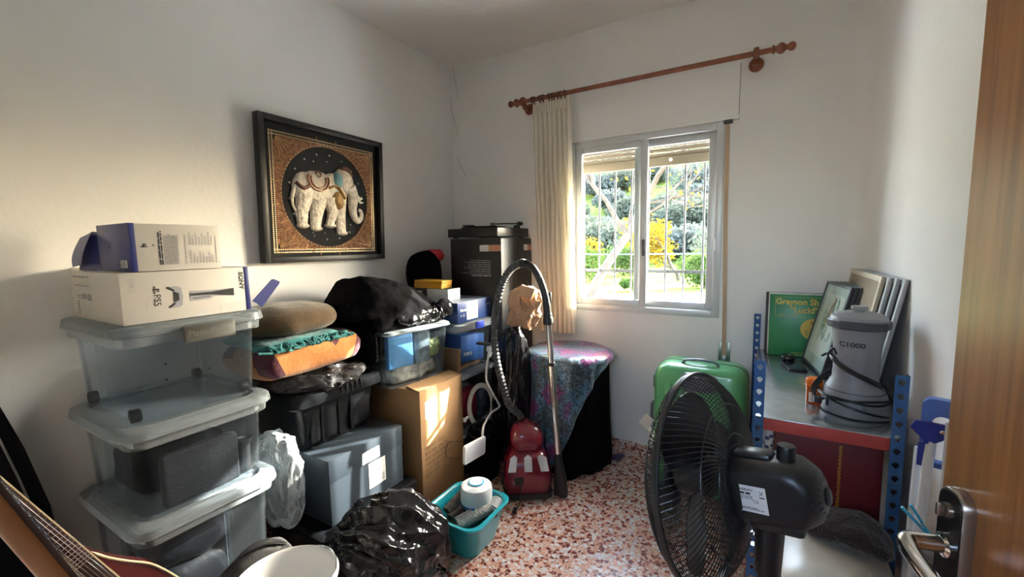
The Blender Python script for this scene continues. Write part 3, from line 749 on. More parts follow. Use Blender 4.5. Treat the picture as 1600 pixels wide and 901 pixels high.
def quilt_mat():
    def f(N, L, mp, b):
        v = N.new('ShaderNodeTexVoronoi'); v.inputs['Scale'].default_value = 8.5; v.inputs['Randomness'].default_value = .85
        L.new(mp.outputs[0], v.inputs['Vector']); s = N.new('ShaderNodeSeparateColor'); L.new(v.outputs['Color'], s.inputs[0])
        r = ramp(N, [(0, (.48, .17, .034)), (.55, (.50, .19, .042)), (.62, (.10, .02, .035)), (.86, (.12, .026, .04)), (.87, (.48, .20, .05))], 'CONSTANT'); L.new(s.outputs[0], r.inputs[0]); L.new(r.outputs[0], b.inputs['Base Color'])
        n = N.new('ShaderNodeTexNoise'); n.inputs['Scale'].default_value = 60; L.new(mp.outputs[0], n.inputs['Vector'])
        bp = N.new('ShaderNodeBump'); bp.inputs['Strength'].default_value = .35; bp.inputs['Distance'].default_value = .01; L.new(n.outputs['Fac'], bp.inputs['Height']); L.new(bp.outputs[0], b.inputs['Normal'])
        b.inputs['Sheen Weight'].default_value = .3
    return mat_nodes('patchwork_quilt', .9, f)
b = BM()
def roll(bm, xc, y0, y1, z0, w, h, seed, sag=0, ny=34, fold=.3):
    """a folded textile: soft slab with rounded long edges and shallow creases"""
    rs = []
    for j in range(ny+1):
        t_ = j/ny; y = y0+(y1-y0)*t_; e = min(1, sin(pi*min(max(t_, .0), 1))*4)**.5*.98+.02
        ptsr = []
        for k in range(28):
            a = 2*pi*k/28; cx = sgnpow(cos(a), .55)*w*(.85+.15*e); cz = sgnpow(sin(a), .6)*h*e
            nn = noise.noise(V((cx*6, y*7, cz*6+seed)))*.016+noise.noise(V((cx*16, y*14, cz*16+seed)))*.006
            ptsr.append((xc+cx+nn, y+nn*.6, z0+h+cz+nn*.8-sag*t_*t_))
        rs.append(ring(bm, ptsr))
    skin(bm, rs)
roll(b, .285, -1.775, -1.325, .822, .188, .066, 3, sag=-.012); 
solo('quilt', b, quilt_mat(), 'folded orange and maroon patchwork quilt on the black tote', 'quilt', (.285, -1.48, .82), group=GF, smooth=60)
b = BM(); roll(b, .275, -1.775, -1.40, .945, .165, .020, 8, sag=.0)
rnd = random.Random(3)
for k in range(46):
    y = -1.76+.38*k/46; x0 = .430+.01*rnd.random(); P = [(x0, y, .972), (x0+.012, y+rnd.uniform(-.012, .012), .968+rnd.uniform(-.006, .006)), (x0+.022+.010*rnd.random(), y+rnd.uniform(-.03, .03), .958+rnd.uniform(-.008, .006)), (x0+.020, y+rnd.uniform(-.04, .04), .950+rnd.uniform(-.008, .010))]
    tube(b, catmull(P, 4), .0042, 5)
solo('fringed_scarf', b, cloth('teal_wool', (.035, .20, .20), .35, 30, .6, 60), 'fringed teal scarf folded between the brown cushion and the orange quilt', 'scarf', (.275, -1.57, .937), group=GF, smooth=60)
b = BM()
def cush(q, n):
    e = (abs(q.x)/.17)**2*(abs(q.y)/.2)**2
    q.z *= 1-.45*min(1, e); return q
blob(b, (.285, -1.575, 1.048), (.165, .198, .066), .007, 9, 5, .72, None, 5, fn=cush)
solo('cushion', b, cloth('brown_velour', (.082, .053, .026), .18, 14, .3, 160), 'brown velour cushion on top of the teal scarf', 'cushion', (.285, -1.575, .985), group=GF, smooth=60)

# ------------------------------------------------------------------ tall brown carton, clear box on it
t = Thing('carton', 'tall brown cardboard carton with stencilled print, sunlit, beside the turquoise tub', 'box', (.46, -.99, 0))
b = BM(); box(b, .275, .650, -1.157, -.815, .0, .636, .004, 2); car = t.add('box_body', b, M_card)
b = BM()
prism(b, [(0, 0), (.342, 0), (.336, .085), (.012, .10)], face((.650, -1.157, .637), (0, 1, .002), (-1, 0, .14)), .003)
prism(b, [(0, 0), (.375, 0), (.37, .15), (.005, .15)], face((.275, -1.157, .637), (1, 0, 0), (0, 1, .01)), .0025)
t.add('top_flap', b, M_card)
KM = face((.6505, -1.157, 0), (0, 1, 0), (0, 0, 1))
b = BM(); rect(b, KM, .035, .49, .128, .578); t.add('label', b, M_label, parent=car, flatprint=True)
b = BM(); scrib(b, KM, .075, .545, .12, .565, 2, seed=31); text_bm(b, KM, 'V', .012, .095, .525)
t.add('label_print', b, mat('label_blue_ink', (.22, .24, .32), .6), parent=car, flatprint=True)
b = BM()
for k, s in enumerate(('ITEM NO. 17310', 'BOX SIZE: ONE 102', 'REST WITH ARMCHAIR', 'COLOR: GRAY NOZYLEGS', 'Q TY: 1 SET / ONE', 'BOX: 1 OF 1')):
    text_bm(b, KM, s, .024, .024, .330-k*.0285, .0008, radians(1.5), sx=.86)
t.add('stencil_print', b, mat('stencil_ink', (.13, .08, .05), .7), parent=car, flatprint=True)

ZC = .643
t = Thing('storage_box', 'clear plastic storage box of mixed papers on the brown carton', 'storage box', (.455, -1.03, ZC), rz=radians(-9), group='clear storage boxes beside the tall black carton')
LM = t.M
def lrot(bm): bmesh.ops.transform(bm, matrix=LM @ Matrix.Translation((-.455, 1.03, -ZC)), verts=bm.verts[:]); return bm
class Rot:                                                     # build square, then turn with the thing
    def __init__(s, th): s.t = th
    def add(s, n, bm, m, **k): return s.t.add(n, lrot(bm), m, **k)
storage_box(Rot(t), .345, .568, -1.222, -.832, ZC, .942, taper=.018, lid=.018, rib_x=(.45, .75), band=False, r=.03, lid_h=.022)
Mpaper = mat('mixed_papers', (.5, .48, .42), .8, var=.6, vscale=16, bump=.2)
b = BM(); blob(b, (.44, -1.03, ZC+.06), (.085, .165, .055), .02, 12, 5, .6, ZC+.006, 4); solo('crumpled_papers', lrot(b), Mpaper, 'crumpled cream papers and rags in the clear box on the brown carton', 'papers', (.44, -1.03, ZC+.006))
b = BM(); box(b, .50, .536, -1.20, -1.05, ZC+.10, ZC+.275, .006, 2, M=None); solo('folder', lrot(b), mat('sky_blue_card', (.10, .30, .58), .5, var=.15), 'blue cardboard folder upright in the clear box on the brown carton', 'folder', (.5, -1.13, ZC+.1))
b = BM(); box(b, .50, .530, -1.035, -.93, ZC+.09, ZC+.26, .01, 2); solo('fabric_pouch', lrot(b), mat('patterned_pouch', (.12, .16, .18), .8, var=.8, vscale=22), 'dark patterned pouch beside the blue folder in the clear box', 'pouch', (.5, -.98, ZC+.09))
b = BM(); blob(b, (.49, -.90, ZC+.155), (.035, .055, .05), .015, 16, 4, .8, None, 6); solo('toy_bag', lrot(b), mat('green_red_print', (.22, .26, .07), .7, var=.8, vscale=18), 'small green and red printed bag in the clear box on the brown carton', 'bag', (.49, -.9, ZC+.11))
b = BM(); blob(b, (.385, -1.12, ZC+.17), (.03, .08, .075), .02, 12, 4, .7, None, 16); solo('rag_bundle', lrot(b), mat('dark_multicolour_rag', (.07, .10, .05), .9, var=.9, vscale=20), 'dark multicoloured rag bundle at the back of the clear box on the brown carton', 'rag', (.385, -1.12, ZC+.1))

# ------------------------------------------------------------------ black clothes and shiny black bag heaped on that box
b = BM()
def hump(q, n):
    y = q.y                                                    # crest falls away towards the window
    k = max(0, (y+.16))/.5
    if q.z < .06: q.y = max(q.y, -.235)
    if q.z > 0: q.z *= (1-.62*min(1, k))*(1-.35*max(0, -(y+.19))/.12)
    return q
blob(b, (.315, -1.05, .962), (.235, .355, .268), .020, 7, 6, .85, .945, 3, fn=hump)
blob(b, (.33, -1.272, .88), (.17, .024, .12), .010, 9, 5, .7, None, 9)
t = Thing('black_coat', 'black coat heaped over the clear box on the brown carton', 'coat', (.315, -1.08, .945))
t.add('body', b, M_darkcloth, smooth=60)
b = BM()
for dy in (0, .026): 
    for q in range(9): tube(b, [(.5035, -1.278+dy, .985-.021*q), (.5035, -1.278+dy, .972-.021*q)], .0012, 4)
t.add('sleeve_stripe', b, mat('pale_stripe', (.16, .15, .14), .8))
M_patent = mat('patent_black', (.008, .008, .009), .12, bump=.5, bscale=9, coat=.5)
t = Thing('leather_bag', 'shiny black patent leather bag on the clear box lid, in front of the black coat', 'bag', (.50, -.95, .944))
b = BM(); blob(b, (.528, -1.00, .986), (.048, .165, .044), .018, 13, 5, .8, .9445, 12); t.add('body', b, M_patent, smooth=70)
b = BM(); blob(b, (.555, -.835, 1.003), (.042, .058, .052), .012, 12, 5, .9, .945, 14); t.add('flap', b, M_patent, smooth=70)
b = BM(); tube(b, catmull([(.575, -.93, .952), (.588, -.93, .985), (.575, -.925, 1.022), (.55, -.91, 1.03)], 6), .006, 8, flat=.4); tube(b, catmull([(.582, -.90, .955), (.592, -.895, .985), (.58, -.89, 1.02), (.55, -.88, 1.03)], 6), .006, 8, flat=.4); t.add('strap', b, M_patent)
b = BM(); tube(b, catmull([(.583, -.915, .965), (.591, -.912, .985), (.588, -.908, 1.0)], 4), .003, 6); lathe(b, [(.004, 0), (.007, .003), (.004, .006)], (.592, -.915, .958), 10, axis='x'); t.add('buckle', b, M_chrome)

# ------------------------------------------------------------------ boxes in front of the tall black carton
GX = 'clear storage boxes beside the tall black carton'
t = Thing('lidded_crate', 'dark grey crate at the bottom, under the clear box with red things', 'crate', (.42, -.62, 0))
b = BM(); loft(b, [(rrect(.22, .60, -.775, -.455, .03), 0), (rrect(.20, .63, -.80, -.44, .03), .262)]); t.add('tub', b, mat('dark_grey_plastic', (.05, .05, .055), .45))
b = BM(); loft(b, [(rrect(.195, .64, -.806, -.438, .03), .25), (rrect(.195, .64, -.806, -.438, .03), .272), (rrect(.205, .63, -.796, -.446, .03), .278)]); t.add('lid', b, mat('pale_grey_lid', (.42, .43, .45), .4))
t = Thing('storage_box', 'clear storage box holding red things, half hidden behind the white ring light', 'storage box', (.42, -.62, .28), group=GX)
storage_box(t, .20, .628, -.795, -.450, .2795, .618, taper=.016, lid=.012, rib_x=(.5,), band=False, r=.03, lid_h=.03)
b = BM(); box(b, .53, .60, -.77, -.60, .30, .50, .012, 2); solo('red_pouch', b, mat('red_nylon', (.45, .02, .06), .6, var=.15), 'crimson pouch at the left inside the clear box behind the ring light', 'pouch', (.56, -.69, .29))
b = BM(); box(b, .535, .60, -.585, -.47, .30, .47, .01, 2); solo('book_bundle', b, mat('book_covers', (.10, .14, .20), .5, var=.9, vscale=14), 'bundle of dark blue booklets at the right inside the clear box behind the ring light', 'books', (.57, -.53, .29))
b = BM(); blob(b, (.42, -.62, .40), (.10, .14, .11), .02, 8, 4, .7, .285, 22); solo('grey_clothes', b, cloth('charcoal_cloth', (.06, .06, .07)), 'charcoal cloth bundle at the back of the clear box behind the ring light', 'clothes', (.42, -.62, .285))

t = Thing('storage_box', 'clear storage box with blue clip holding a blue carton, under the blue monitor carton', 'storage box', (.42, -.62, .62), group=GX)
storage_box(t, .195, .622, -.79, -.450, .6195, .905, taper=.016, lid=.014, rib_x=(.35, .62), band=False, r=.03, lid_h=.045)
b = BM(); box(b, .632, .642, -.645, -.565, .862, .905, .003, 2); t.add('clip', b, mat('royal_blue_plastic', (.02, .05, .45), .35), label='royal blue clip')
M_blue2 = mat('blue_carton', (.03, .13, .42), .5)
t2 = Thing('carton', 'blue carton with white lettering inside the clear box with the blue clip', 'box', (.5, -.62, .626))
b = BM(); box(b, .42, .590, -.74, -.50, .66, .82, .002, M=Matrix.Translation((0, -.62, .74)) @ Matrix.Rotation(radians(-6), 4, 'X') @ Matrix.Translation((0, .62, -.74))); car = t2.add('box_body', b, M_blue2)
b = BM(); box(b, .44, .575, -.735, -.52, .627, .648, .002); t2.add('base', b, M_card)
b = BM(); text_bm(b, face((.5908, -.715, .71), (0, 1, -.1), (0, .1, 1)), 'ESSMUE', .026, 0, 0, .001, bold=.0006, sx=.95); t2.add('lettering', b, M_label, parent=car, flatprint=True)
b = BM(); box(b, .46, .60, -.772, -.752, .63, .76, .002); solo('card_divider', b, M_card, 'brown cardboard piece at the near end inside the clear box with the blue clip', 'cardboard', (.53, -.76, .626))
b = BM(); lathe(b, [(.016, -.05), (.018, -.045), (.018, .045), (.016, .05)], (.565, -.765, .0), 14, axis='y', M=Matrix.Translation((.0, .0, .646))); solo('blue_roll', b, mat('royal_blue_foil', (.02, .04, .40), .4), 'small royal blue roll at the foot of the clear box with the blue clip', 'roll', (.565, -.765, .63)) if False else b.free()

t = Thing('monitor_carton', 'flat dark blue monitor carton with a white label, lying on a clear box', 'box', (.38, -.61, .907))
b = BM(); box(b, .13, .602, -.772, -.432, .907, 1.026, .002); car = t.add('box_body', b, mat('monitor_blue_card', (.018, .05, .17), .4))
b = BM(); box(b, .135, .602, -.770, -.434, 1.0262, 1.0275); t.add('top_panel', b, mat('pale_top_print', (.28, .33, .42), .35))
MM = face((.6025, -.772, .907), (0, 1, 0), (0, 0, 1))
b = BM(); rect(b, MM, .085, .012, .195, .116); t.add('label', b, M_label, parent=car, flatprint=True)
b = BM(); text_bm(b, MM, 'Monit', .026, .022, .066, bold=.0004, sx=.95); text_bm(b, MM, 'Pi SE', .022, .022, .036); text_bm(b, MM, 'Moni', .020, .292, .075)
t.add('lettering', b, mat('white_print', (.7, .72, .76), .5), parent=car, flatprint=True)
b = BM(); scrib(b, MM, .092, .060, .185, .110, 7, .45, seed=41); barcode(b, MM, .125, .020, .165, .045, seed=9); t.add('label_print', b, M_greyink, parent=car, flatprint=True)
b = BM(); tube(b, [MM @ V((.04, .0, .0008)), MM @ V((-.0, .0, .0008))], .0004, 4); b.free()

t = Thing('shoe_box', 'black and white shoe box on the blue monitor carton', 'box', (.36, -.66, 1.028))
b = BM(); box(b, .20, .49, -.715, -.60, 1.0285, 1.095, .002); t.add('box_body', b, mat('black_card', (.015, .015, .016), .5))
b = BM(); box(b, .485, .4915, -.7155, -.5995, 1.0285, 1.0955, .001); box(b, .330, .491, -.7158, -.7152, 1.0285, 1.0955); t.add('white_end', b, M_label, label='white end panel')
b = BM(); rect(b, face((.22, -.7158, 1.06), (1, 0, 0), (0, 0, 1)), 0, 0, .07, .022); t.add('sticker', b, M_label, flatprint=True)
M_yel = mat('yellow_card', (.72, .36, .02), .5, var=.06)
GY = 'flat yellow boxes on the shoe box'
for k, (dx, z, lb) in enumerate(((0, 1.0965, 'flat yellow cardboard box lying directly on the shoe box'), (.004, 1.1205, 'flat yellow cardboard box on top of its twin above the shoe box'))):
    t = Thing('yellow_box', lb, 'box', (.32, -.66, z), group=GY)
    b = BM(); box(b, .215+dx, .43+dx, -.70, -.605, z, z+.016, .001); t.add('tray', b, M_yel)
    b = BM(); box(b, .213+dx, .432+dx, -.702, -.603, z+.011, z+.0235, .001); t.add('lid', b, M_yel)

# bag between the wall and the tall carton
t = Thing('backpack', 'black and red backpack wedged in the corner behind the yellow boxes', 'bag', (.15, -.40, .9))
b = BM(); blob(b, (.15, -.53, 1.16), (.12, .095, .165), .012, 8, 5, .85, 1.0285, 31); t.add('body', b, M_darkcloth, smooth=60)
M_redny = mat('red_nylon_panel', (.42, .015, .025), .7, bump=.3, bscale=90)
b = BM(); blob(b, (.175, -.475, 1.285), (.075, .05, .042), .012, 12, 4, .8, None, 33); t.add('top_panel', b, M_redny, smooth=60, label='red top panel')
b = BM(); blob(b, (.222, -.58, 1.065), (.05, .045, .036), .008, 12, 4, .8, 1.0285, 34); t.add('side_panel', b, M_redny, smooth=60, label='red lower panel')

# ------------------------------------------------------------------ tall black carton and turntable
t = Thing('appliance_carton', 'tall black appliance carton in the corner, printed upside down', 'box', (.48, -.215, 0))
TX0, TX1, TY0, TY1, TZ = .288, .682, -.424, -.022, 1.392
M_blkcard = mat('black_carton', (.014, .014, .015), .42, var=.1)
b = BM(); box(b, TX0, TX1, TY0, TY1, 0, TZ, .003, 2); car = t.add('box_body', b, M_blkcard)
b = BM(); prism(b, [(0, 0), (.394, 0), (.392, .19), (.004, .2)], face((TX0, TY0, TZ+.0005), (1, 0, 0), (0, 1, .015)), .003); t.add('top_flap', b, M_blkcard)
FN = face((TX0, TY0-.0008, 0), (1, 0, 0), (0, 0, 1)); RN = face((TX1+.0008, TY0, 0), (0, 1, 0), (0, 0, 1))
def icons(bm, M, u, v, s): 
    for k, (a, c) in enumerate(((0, 0), (.5, 0), (0, .5), (.5, .5))): rect(bm, M, u+a*s+.006, v+c*s*.8+.005, u+a*s+.4*s, v+c*s*.8+.3*s, .0006)
b = BM(); rect(b, FN, .235, 1.312, .302, 1.352); rect(b, RN, .29, 1.312, .345, 1.352); t.add('icon_panel', b, M_label, parent=car, flatprint=True)
b = BM(); rect(b, FN, .302, 1.312, .392, 1.352); rect(b, RN, .345, 1.312, .40, 1.352); t.add('orange_panel', b, mat('salmon_print', (.55, .26, .15), .5), parent=car, flatprint=True)
b = BM(); icons(b, FN, .238, 1.314, .03); icons(b, FN, .270, 1.314, .03); icons(b, RN, .295, 1.314, .024); t.add('icon', b, M_ink, parent=car, flatprint=True)
b = BM(); U = FN @ Matrix.Translation((.315, 1.155, 0)) @ Matrix.Rotation(pi, 4, 'Z')
scrib(b, U, 0, -.105, .25, -.012, 8, .32, seed=51, ragged=.35); scrib(b, U, 0, -.010, .20, .002, 1, .7, seed=52); t.add('print_lines', b, mat('dim_print', (.36, .36, .36), .6), parent=car, flatprint=True)
b = BM(); rect(b, FN, .07, .905, .15, 1.02); rect(b, RN, .155, 1.03, .30, 1.20, .0003) if False else None; t.add('printed_heater', b, mat('brown_black_print', (.035, .028, .025), .3), parent=car, flatprint=True)
b = BM(); lathe(b, [(.006, .0), (.006, .0015)], (0, 0, 0), 12, M=FN @ Matrix.Translation((.112, 1.008, .0008)))
t.add('printed_flame', b, mat('flame_print', (.60, .22, .10), .5), parent=car)
b = BM(); rect(b, RN, .10, .60, .13, 1.16); rect(b, RN, .17, .60, .185, 1.15); rect(b, RN, .23, .6, .24, 1.12); t.add('printed_bars', b, mat('dark_grey_print', (.035, .036, .042), .35), parent=car, flatprint=True)

t = Thing('turntable', 'black record player lying on top of the tall black carton', 'turntable', (.47, -.24, 1.395))
TM = Matrix.Translation((.475, -.235, 1.398)) @ Matrix.Rotation(radians(-4), 4, 'Z')
b = BM(); box(b, -.205, .205, -.19, .17, .006, .062, .004, 2, M=TM); t.add('plinth', b, M_black)
for (x, y) in ((-.17, -.15), (.17, -.15), (-.17, .13), (.17, .13)):
    b = BM(); lathe(b, [(.018, 0), (.018, .007)], (x, y, 0), 14, M=TM); t.add('foot', b, M_black_matte)
b = BM(); lathe(b, [(.148, .062), (.150, .066), (.150, .074), (.142, .077), (.02, .0775)], (-.04, -.01, 0), 40, M=TM); t.add('platter', b, M_black_matte)
b = BM(); lathe(b, [(.022, .062), (.022, .080), (.014, .085)], (.15, .11, 0), 18, M=TM); tube(b, [TM @ V(q) for q in ((.15, .15, .096), (.15, .10, .094), (.148, -.02, .090), (.125, -.10, .086))], .0045, 8); box(b, .112, .132, -.135, -.10, .080, .092, .002, M=TM); lathe(b, [(.013, -.018), (.013, .018)], (.15, .15, .096), 14, axis='y', M=TM); box(b, -.09, -.05, .12, .15, .062, .093, .003, M=TM); t.add('tonearm', b, M_black)
b = BM(); P = [TM @ V(q) for q in ((-.14, -.08, .081), (-.11, -.13, .082), (-.07, -.15, .083), (-.05, -.10, .083), (-.10, -.06, .082), (-.13, -.11, .085), (-.08, -.165, .084), (.02, -.17, .072))]; tube(b, catmull(P, 8), .0035, 6); t.add('cable', b, M_black_matte)
# ------------------------------------------------------------------ round table under scarves
def scarf_mat():
    def f(N, L, mp, b):
        n = N.new('ShaderNodeTexNoise'); n.inputs['Scale'].default_value = 6.5; n.inputs['Detail'].default_value = 2; L.new(mp.outputs[0], n.inputs['Vector'])
        r = ramp(N, [(.26, (.06, .17, .19)), (.38, (.10, .13, .15)), (.48, (.10, .24, .36)), (.56, (.28, .09, .28)), (.66, (.36, .04, .20)), (.78, (.30, .15, .07))]); L.new(n.outputs['Fac'], r.inputs[0])
        v = N.new('ShaderNodeTexVoronoi'); v.feature = 'DISTANCE_TO_EDGE'; v.inputs['Scale'].default_value = 26
        n2 = N.new('ShaderNodeTexNoise'); n2.inputs['Scale'].default_value = 30; ad = N.new('ShaderNodeMixRGB'); ad.blend_type = 'ADD'; ad.inputs[0].default_value = .10
        L.new(mp.outputs[0], n2.inputs['Vector']); L.new(mp.outputs[0], ad.inputs[1]); L.new(n2.outputs['Color'], ad.inputs[2]); L.new(ad.outputs[0], v.inputs['Vector'])
        r2 = ramp(N, [(.0, (.10, .10, .12)), (.07, (.16, .16, .18)), (.11, (1, 1, 1))]); L.new(v.outputs['Distance'], r2.inputs[0])
        m = N.new('ShaderNodeMixRGB'); m.blend_type = 'MULTIPLY'; m.inputs[0].default_value = .85; L.new(r.outputs[0], m.inputs[1]); L.new(r2.outputs[0], m.inputs[2])
        L.new(m.outputs[0], b.inputs['Base Color']); b.inputs['Sheen Weight'].default_value = .2
    return mat_nodes('paisley_silk', .32, f)
TC = V((1.062, -.262, 0)); TR = .232; TZ_ = .703
t = Thing('side_table', 'round side table wrapped in black cloth in the corner by the curtain', 'table', (TC.x, TC.y, 0))
b = BM(); rs = []
for z, rr in ((.0, .262), (.02, .262), (.30, .246), (.62, .236), (.69, .234), (.70, .228)):
    ring_ = []
    for k in range(96):
        a = 2*pi*k/96; w_ = (1-z/.7)*.010*sin(a*9+1)+(1-z/.7)*.006*sin(a*17)
        q = (rr+w_)/max(abs(cos(a+.35)), abs(sin(a+.35)))**.35*.93
        ring_.append((TC.x+min(q, TC.x+9)*cos(a), min(TC.y+q*sin(a), -.016), z+(.012*sin(a*7+.5) if z == 0 else 0)+(.014 if z == 0 else 0)))
    rs.append(ring(b, ring_))
skin(b, rs); t.add('black_skirt', b, M_darkcloth, smooth=60)
b = BM(); lathe(b, [(.20, .699), (.225, .7005)], (TC.x, TC.y, 0), 48); t.add('tabletop', b, M_black_matte)
b = BM(); NA, NT = 120, 26; rows = []
def drop(a):                                       # how far the scarf hangs at azimuth a (0 = +x, -90deg = towards the door)
    d = math.degrees(a) % 360
    pts = [(0, .04), (60, .03), (140, .06), (175, .40), (200, .52), (225, .50), (243, .56), (268, .66), (285, .52), (300, .33), (318, .18), (336, .09), (352, .05), (360, .04)]
    for (d0, v0), (d1, v1) in zip(pts, pts[1:]):
        if d0 <= d <= d1: return v0+(v1-v0)*(d-d0)/(d1-d0)
    return .04
for k in range(NA):
    a = 2*pi*k/NA; col = []
    L_ = drop(a)
    for j in range(NT+1):
        s = j/NT*(TR+.012+L_)
        if s < TR: rad, z = s+.001, .7065
        elif s < TR+.018: q = (s-TR)/.018*pi/2; rad, z = TR+.012*sin(q), .7065-.012*(1-cos(q))
        else:
            h_ = s-TR-.018; rad, z = TR+.024+.05*h_+min(1, h_*6)*(.009*sin(a*15)+.006*sin(a*26+1)), .694-h_
        q = rad/max(abs(cos(a+.35)), abs(sin(a+.35)))**(.35*min(1, max(0, (s-TR)/.1)))*(1-.07*min(1, max(0, (s-TR)/.1)))+(.014 if s > TR+.02 else 0)
        col.append(b.verts.new((TC.x+q*cos(a), min(TC.y+q*sin(a), -.013), z+.0015*sin(a*5)*(s > TR*.3))))
    rows.append(col)
for k in range(NA):
    A, B_ = rows[k], rows[(k+1) % NA]
    for j in range(NT): b.faces.new((A[j], A[j+1], B_[j+1], B_[j]))
sc_ = solo('paisley_scarf', b, scarf_mat(), 'shiny multicoloured paisley scarf draped over the round black table', 'scarf', (TC.x, TC.y, .70), smooth=70)
md = sc_.modifiers.new('thick', 'SOLIDIFY'); md.thickness = .0015; md.offset = 1
t = Thing('cloth_corner', 'maroon cloth corner poking out behind the round table', 'cloth', (1.30, -.09, .55)) if False else None
b = BM(); blob(b, (1.335, -.125, .013), (.052, .024, .0115), .004, 20, 4, .7, .0015, 44)
bmesh.ops.rotate(b, cent=(1.335, -.125, 0), matrix=Matrix.Rotation(radians(62), 3, 'Z'), verts=b.verts[:])
solo('slipper', b, cloth('violet_felt', (.05, .03, .10), .3, 30), 'flat dark violet slipper on the floor by the skirting board', 'slipper', (1.335, -.125, 0))

# ------------------------------------------------------------------ bin bag and paper bag in front of the tall carton
b = BM()
def tall(q, n):
    k = (q.z+.41)/.82; s = 1-.22*max(0, k-.45); return V((q.x*s+.05*max(0, k-.5), q.y*s, q.z))
blob(b, (.780, -.498, .425), (.116, .075, .43), .030, 7, 6, .75, .003, 51, ridged=True, stretch=(1.6, 1.6, .35), fn=tall)
solo('bin_bag', b, M_binbag, 'tall full black bin bag standing between the tall black carton and the round table', 'bag', (.79, -.535, 0), smooth=70)
M_kraft = mat('kraft_paper', (.46, .27, .155), .75, var=.1, vscale=12, bump=.5, bscale=26)
t = Thing('paper_bag', 'crumpled brown paper bag on top of the tall black bin bag', 'bag', (.82, -.54, .85))
b = BM()
def pb(q, n):
    q.x += .03*(q.z+.13)/.26; return q
blob(b, (.868, -.505, .985), (.105, .062, .128), .030, 8, 5, .85, .862, 61, ridged=True, fn=pb)
for v in b.verts: v.co = V((round(v.co.x/.009)*.009*.35+v.co.x*.65, v.co.y, round(v.co.z/.011)*.011*.35+v.co.z*.65))
t.add('body', b, M_kraft, smooth=25)
b = BM(); box(b, -.042, .042, -.004, .004, -.032, .032, .002, M=Matrix.Translation((.938, -.572, 1.083)) @ Matrix.Rotation(radians(12), 4, 'Y') @ Matrix.Rotation(radians(-25), 4, 'X')); t.add('folded_top', b, mat('kraft_light', (.52, .33, .19), .75, bump=.4, bscale=30))
b = BM()
for k in range(3): tube(b, catmull([(.898, -.578-.004*k, 1.065-.016*k), (.918, -.592, 1.035-.02*k), (.952, -.586, 1.005-.016*k)], 5), .0022, 5)
t.add('handle_cord', b, mat('dark_cord', (.10, .06, .035), .8))

# ------------------------------------------------------------------ black soft case and white lamps by the clear boxes
t = Thing('soft_case', 'black soft-sided case on the floor between the brown carton and the vacuum cleaner', 'case', (.75, -.72, 0))
b = BM(); blob(b, (.722, -.715, .165), (.072, .092, .168), .010, 9, 5, .45, .002, 71); t.add('body', b, M_darkcloth, smooth=60)
b = BM(); tube(b, catmull([(.69, -.78, .325), (.71, -.76, .350), (.75, -.70, .350), (.77, -.66, .325)], 6), .007, 8, flat=.6); t.add('handle', b, M_black_matte)
b = BM(); tube(b, catmull([(.672, -.79, .30), (.70, -.812, .29), (.75, -.81, .285), (.79, -.76, .285)], 6), .003, 6); t.add('zip', b, M_black)

t = Thing('clamp_lamp', 'white gooseneck lamp with flat panel head, dangling in front of the clear boxes', 'lamp', (.70, -.62, .21))
G = [(.74, -.668, .722), (.741, -.690, .690), (.745, -.712, .60), (.748, -.684, .536), (.755, -.600, .412), (.757, -.606, .392), (.765, -.700, .392), (.785, -.800, .368), (.798, -.836, .345), (.80, -.842, .318)]
GP = catmull(G, 8)
b = BM(); tube(b, GP, [.0062*(1+.06*((i % 2)*2-1)) for i in range(len(GP))], 10); t.add('gooseneck', b, M_white)
b = BM(); lathe(b, [(.020, -.018), (.024, -.014), (.024, .012), (.018, .018)], (0, 0, 0), 20, M=Matrix.Translation((.738, -.645, .752)) @ Matrix.Rotation(radians(75), 4, 'Y') @ Matrix.Rotation(radians(25), 4, 'X')); cyl(b, (.74, -.672, .712), (.739, -.650, .752), .011, .014, 14); t.add('clamp_head', b, M_white)
b = BM(); box(b, .640, .742, -.660, -.628, .770, .785, .005, 2); t.add('clamp_jaw', b, M_black)
LPm = face((.806, -.842, .318), V((0, -.172, .017)), V((0, .054, -.070)))
b = BM(); loft(b, [(rrect(-.012, .172, -.003, .092, .012, 4), -.008), (rrect(-.014, .174, -.005, .094, .013, 4), -.005), (rrect(-.014, .174, -.005, .094, .013, 4), .004), (rrect(-.011, .171, -.002, .091, .012, 4), .007)], M=LPm); t.add('lamp_panel', b, M_white)
b = BM(); loft(b, [(rrect(.0, .160, .008, .080, .008, 4), .0071), (rrect(.0, .160, .008, .080, .008, 4), .0082)] if LPm.to_3x3() @ V((0, 0, 1)) @ V((1, 0, 0)) > 0 else [(rrect(.0, .160, .008, .080, .008, 4), -.0081), (rrect(.0, .160, .008, .080, .008, 4), -.0092)], M=LPm); t.add('diffuser', b, mat('frosted_diffuser', (.66, .67, .72), .5))
b = BM(); tube(b, catmull([(.79, -.83, .31), (.72, -.76, .33), (.70, -.70, .36), (.70, -.62, .39), (.71, -.56, .37), (.715, -.54, .42), (.70, -.53, .50)], 8), .0016, 5); tube(b, catmull([(.80, -1.0, .30), (.76, -1.04, .28), (.70, -1.03, .27), (.668, -.97, .31), (.70, -.90, .29)], 6), .0018, 5); t.add('cable', b, M_black)
t = Thing('ring_light', 'white ring light leaning against the clear box with red things', 'ring light', (.67, -.63, .28))
RM = face((.655, -.640, .400), (.10, 1, 0), (-.12, 0, 1))
b = BM(); pts = [RM @ V((.104*cos(a), .118*sin(a), 0)) for a in [2*pi*k/48 for k in range(48)]]; tube(b, pts, .0155, 10, closed=True, flat=.6); t.add('ring', b, mat('ivory_plastic', (.70, .68, .62), .45))
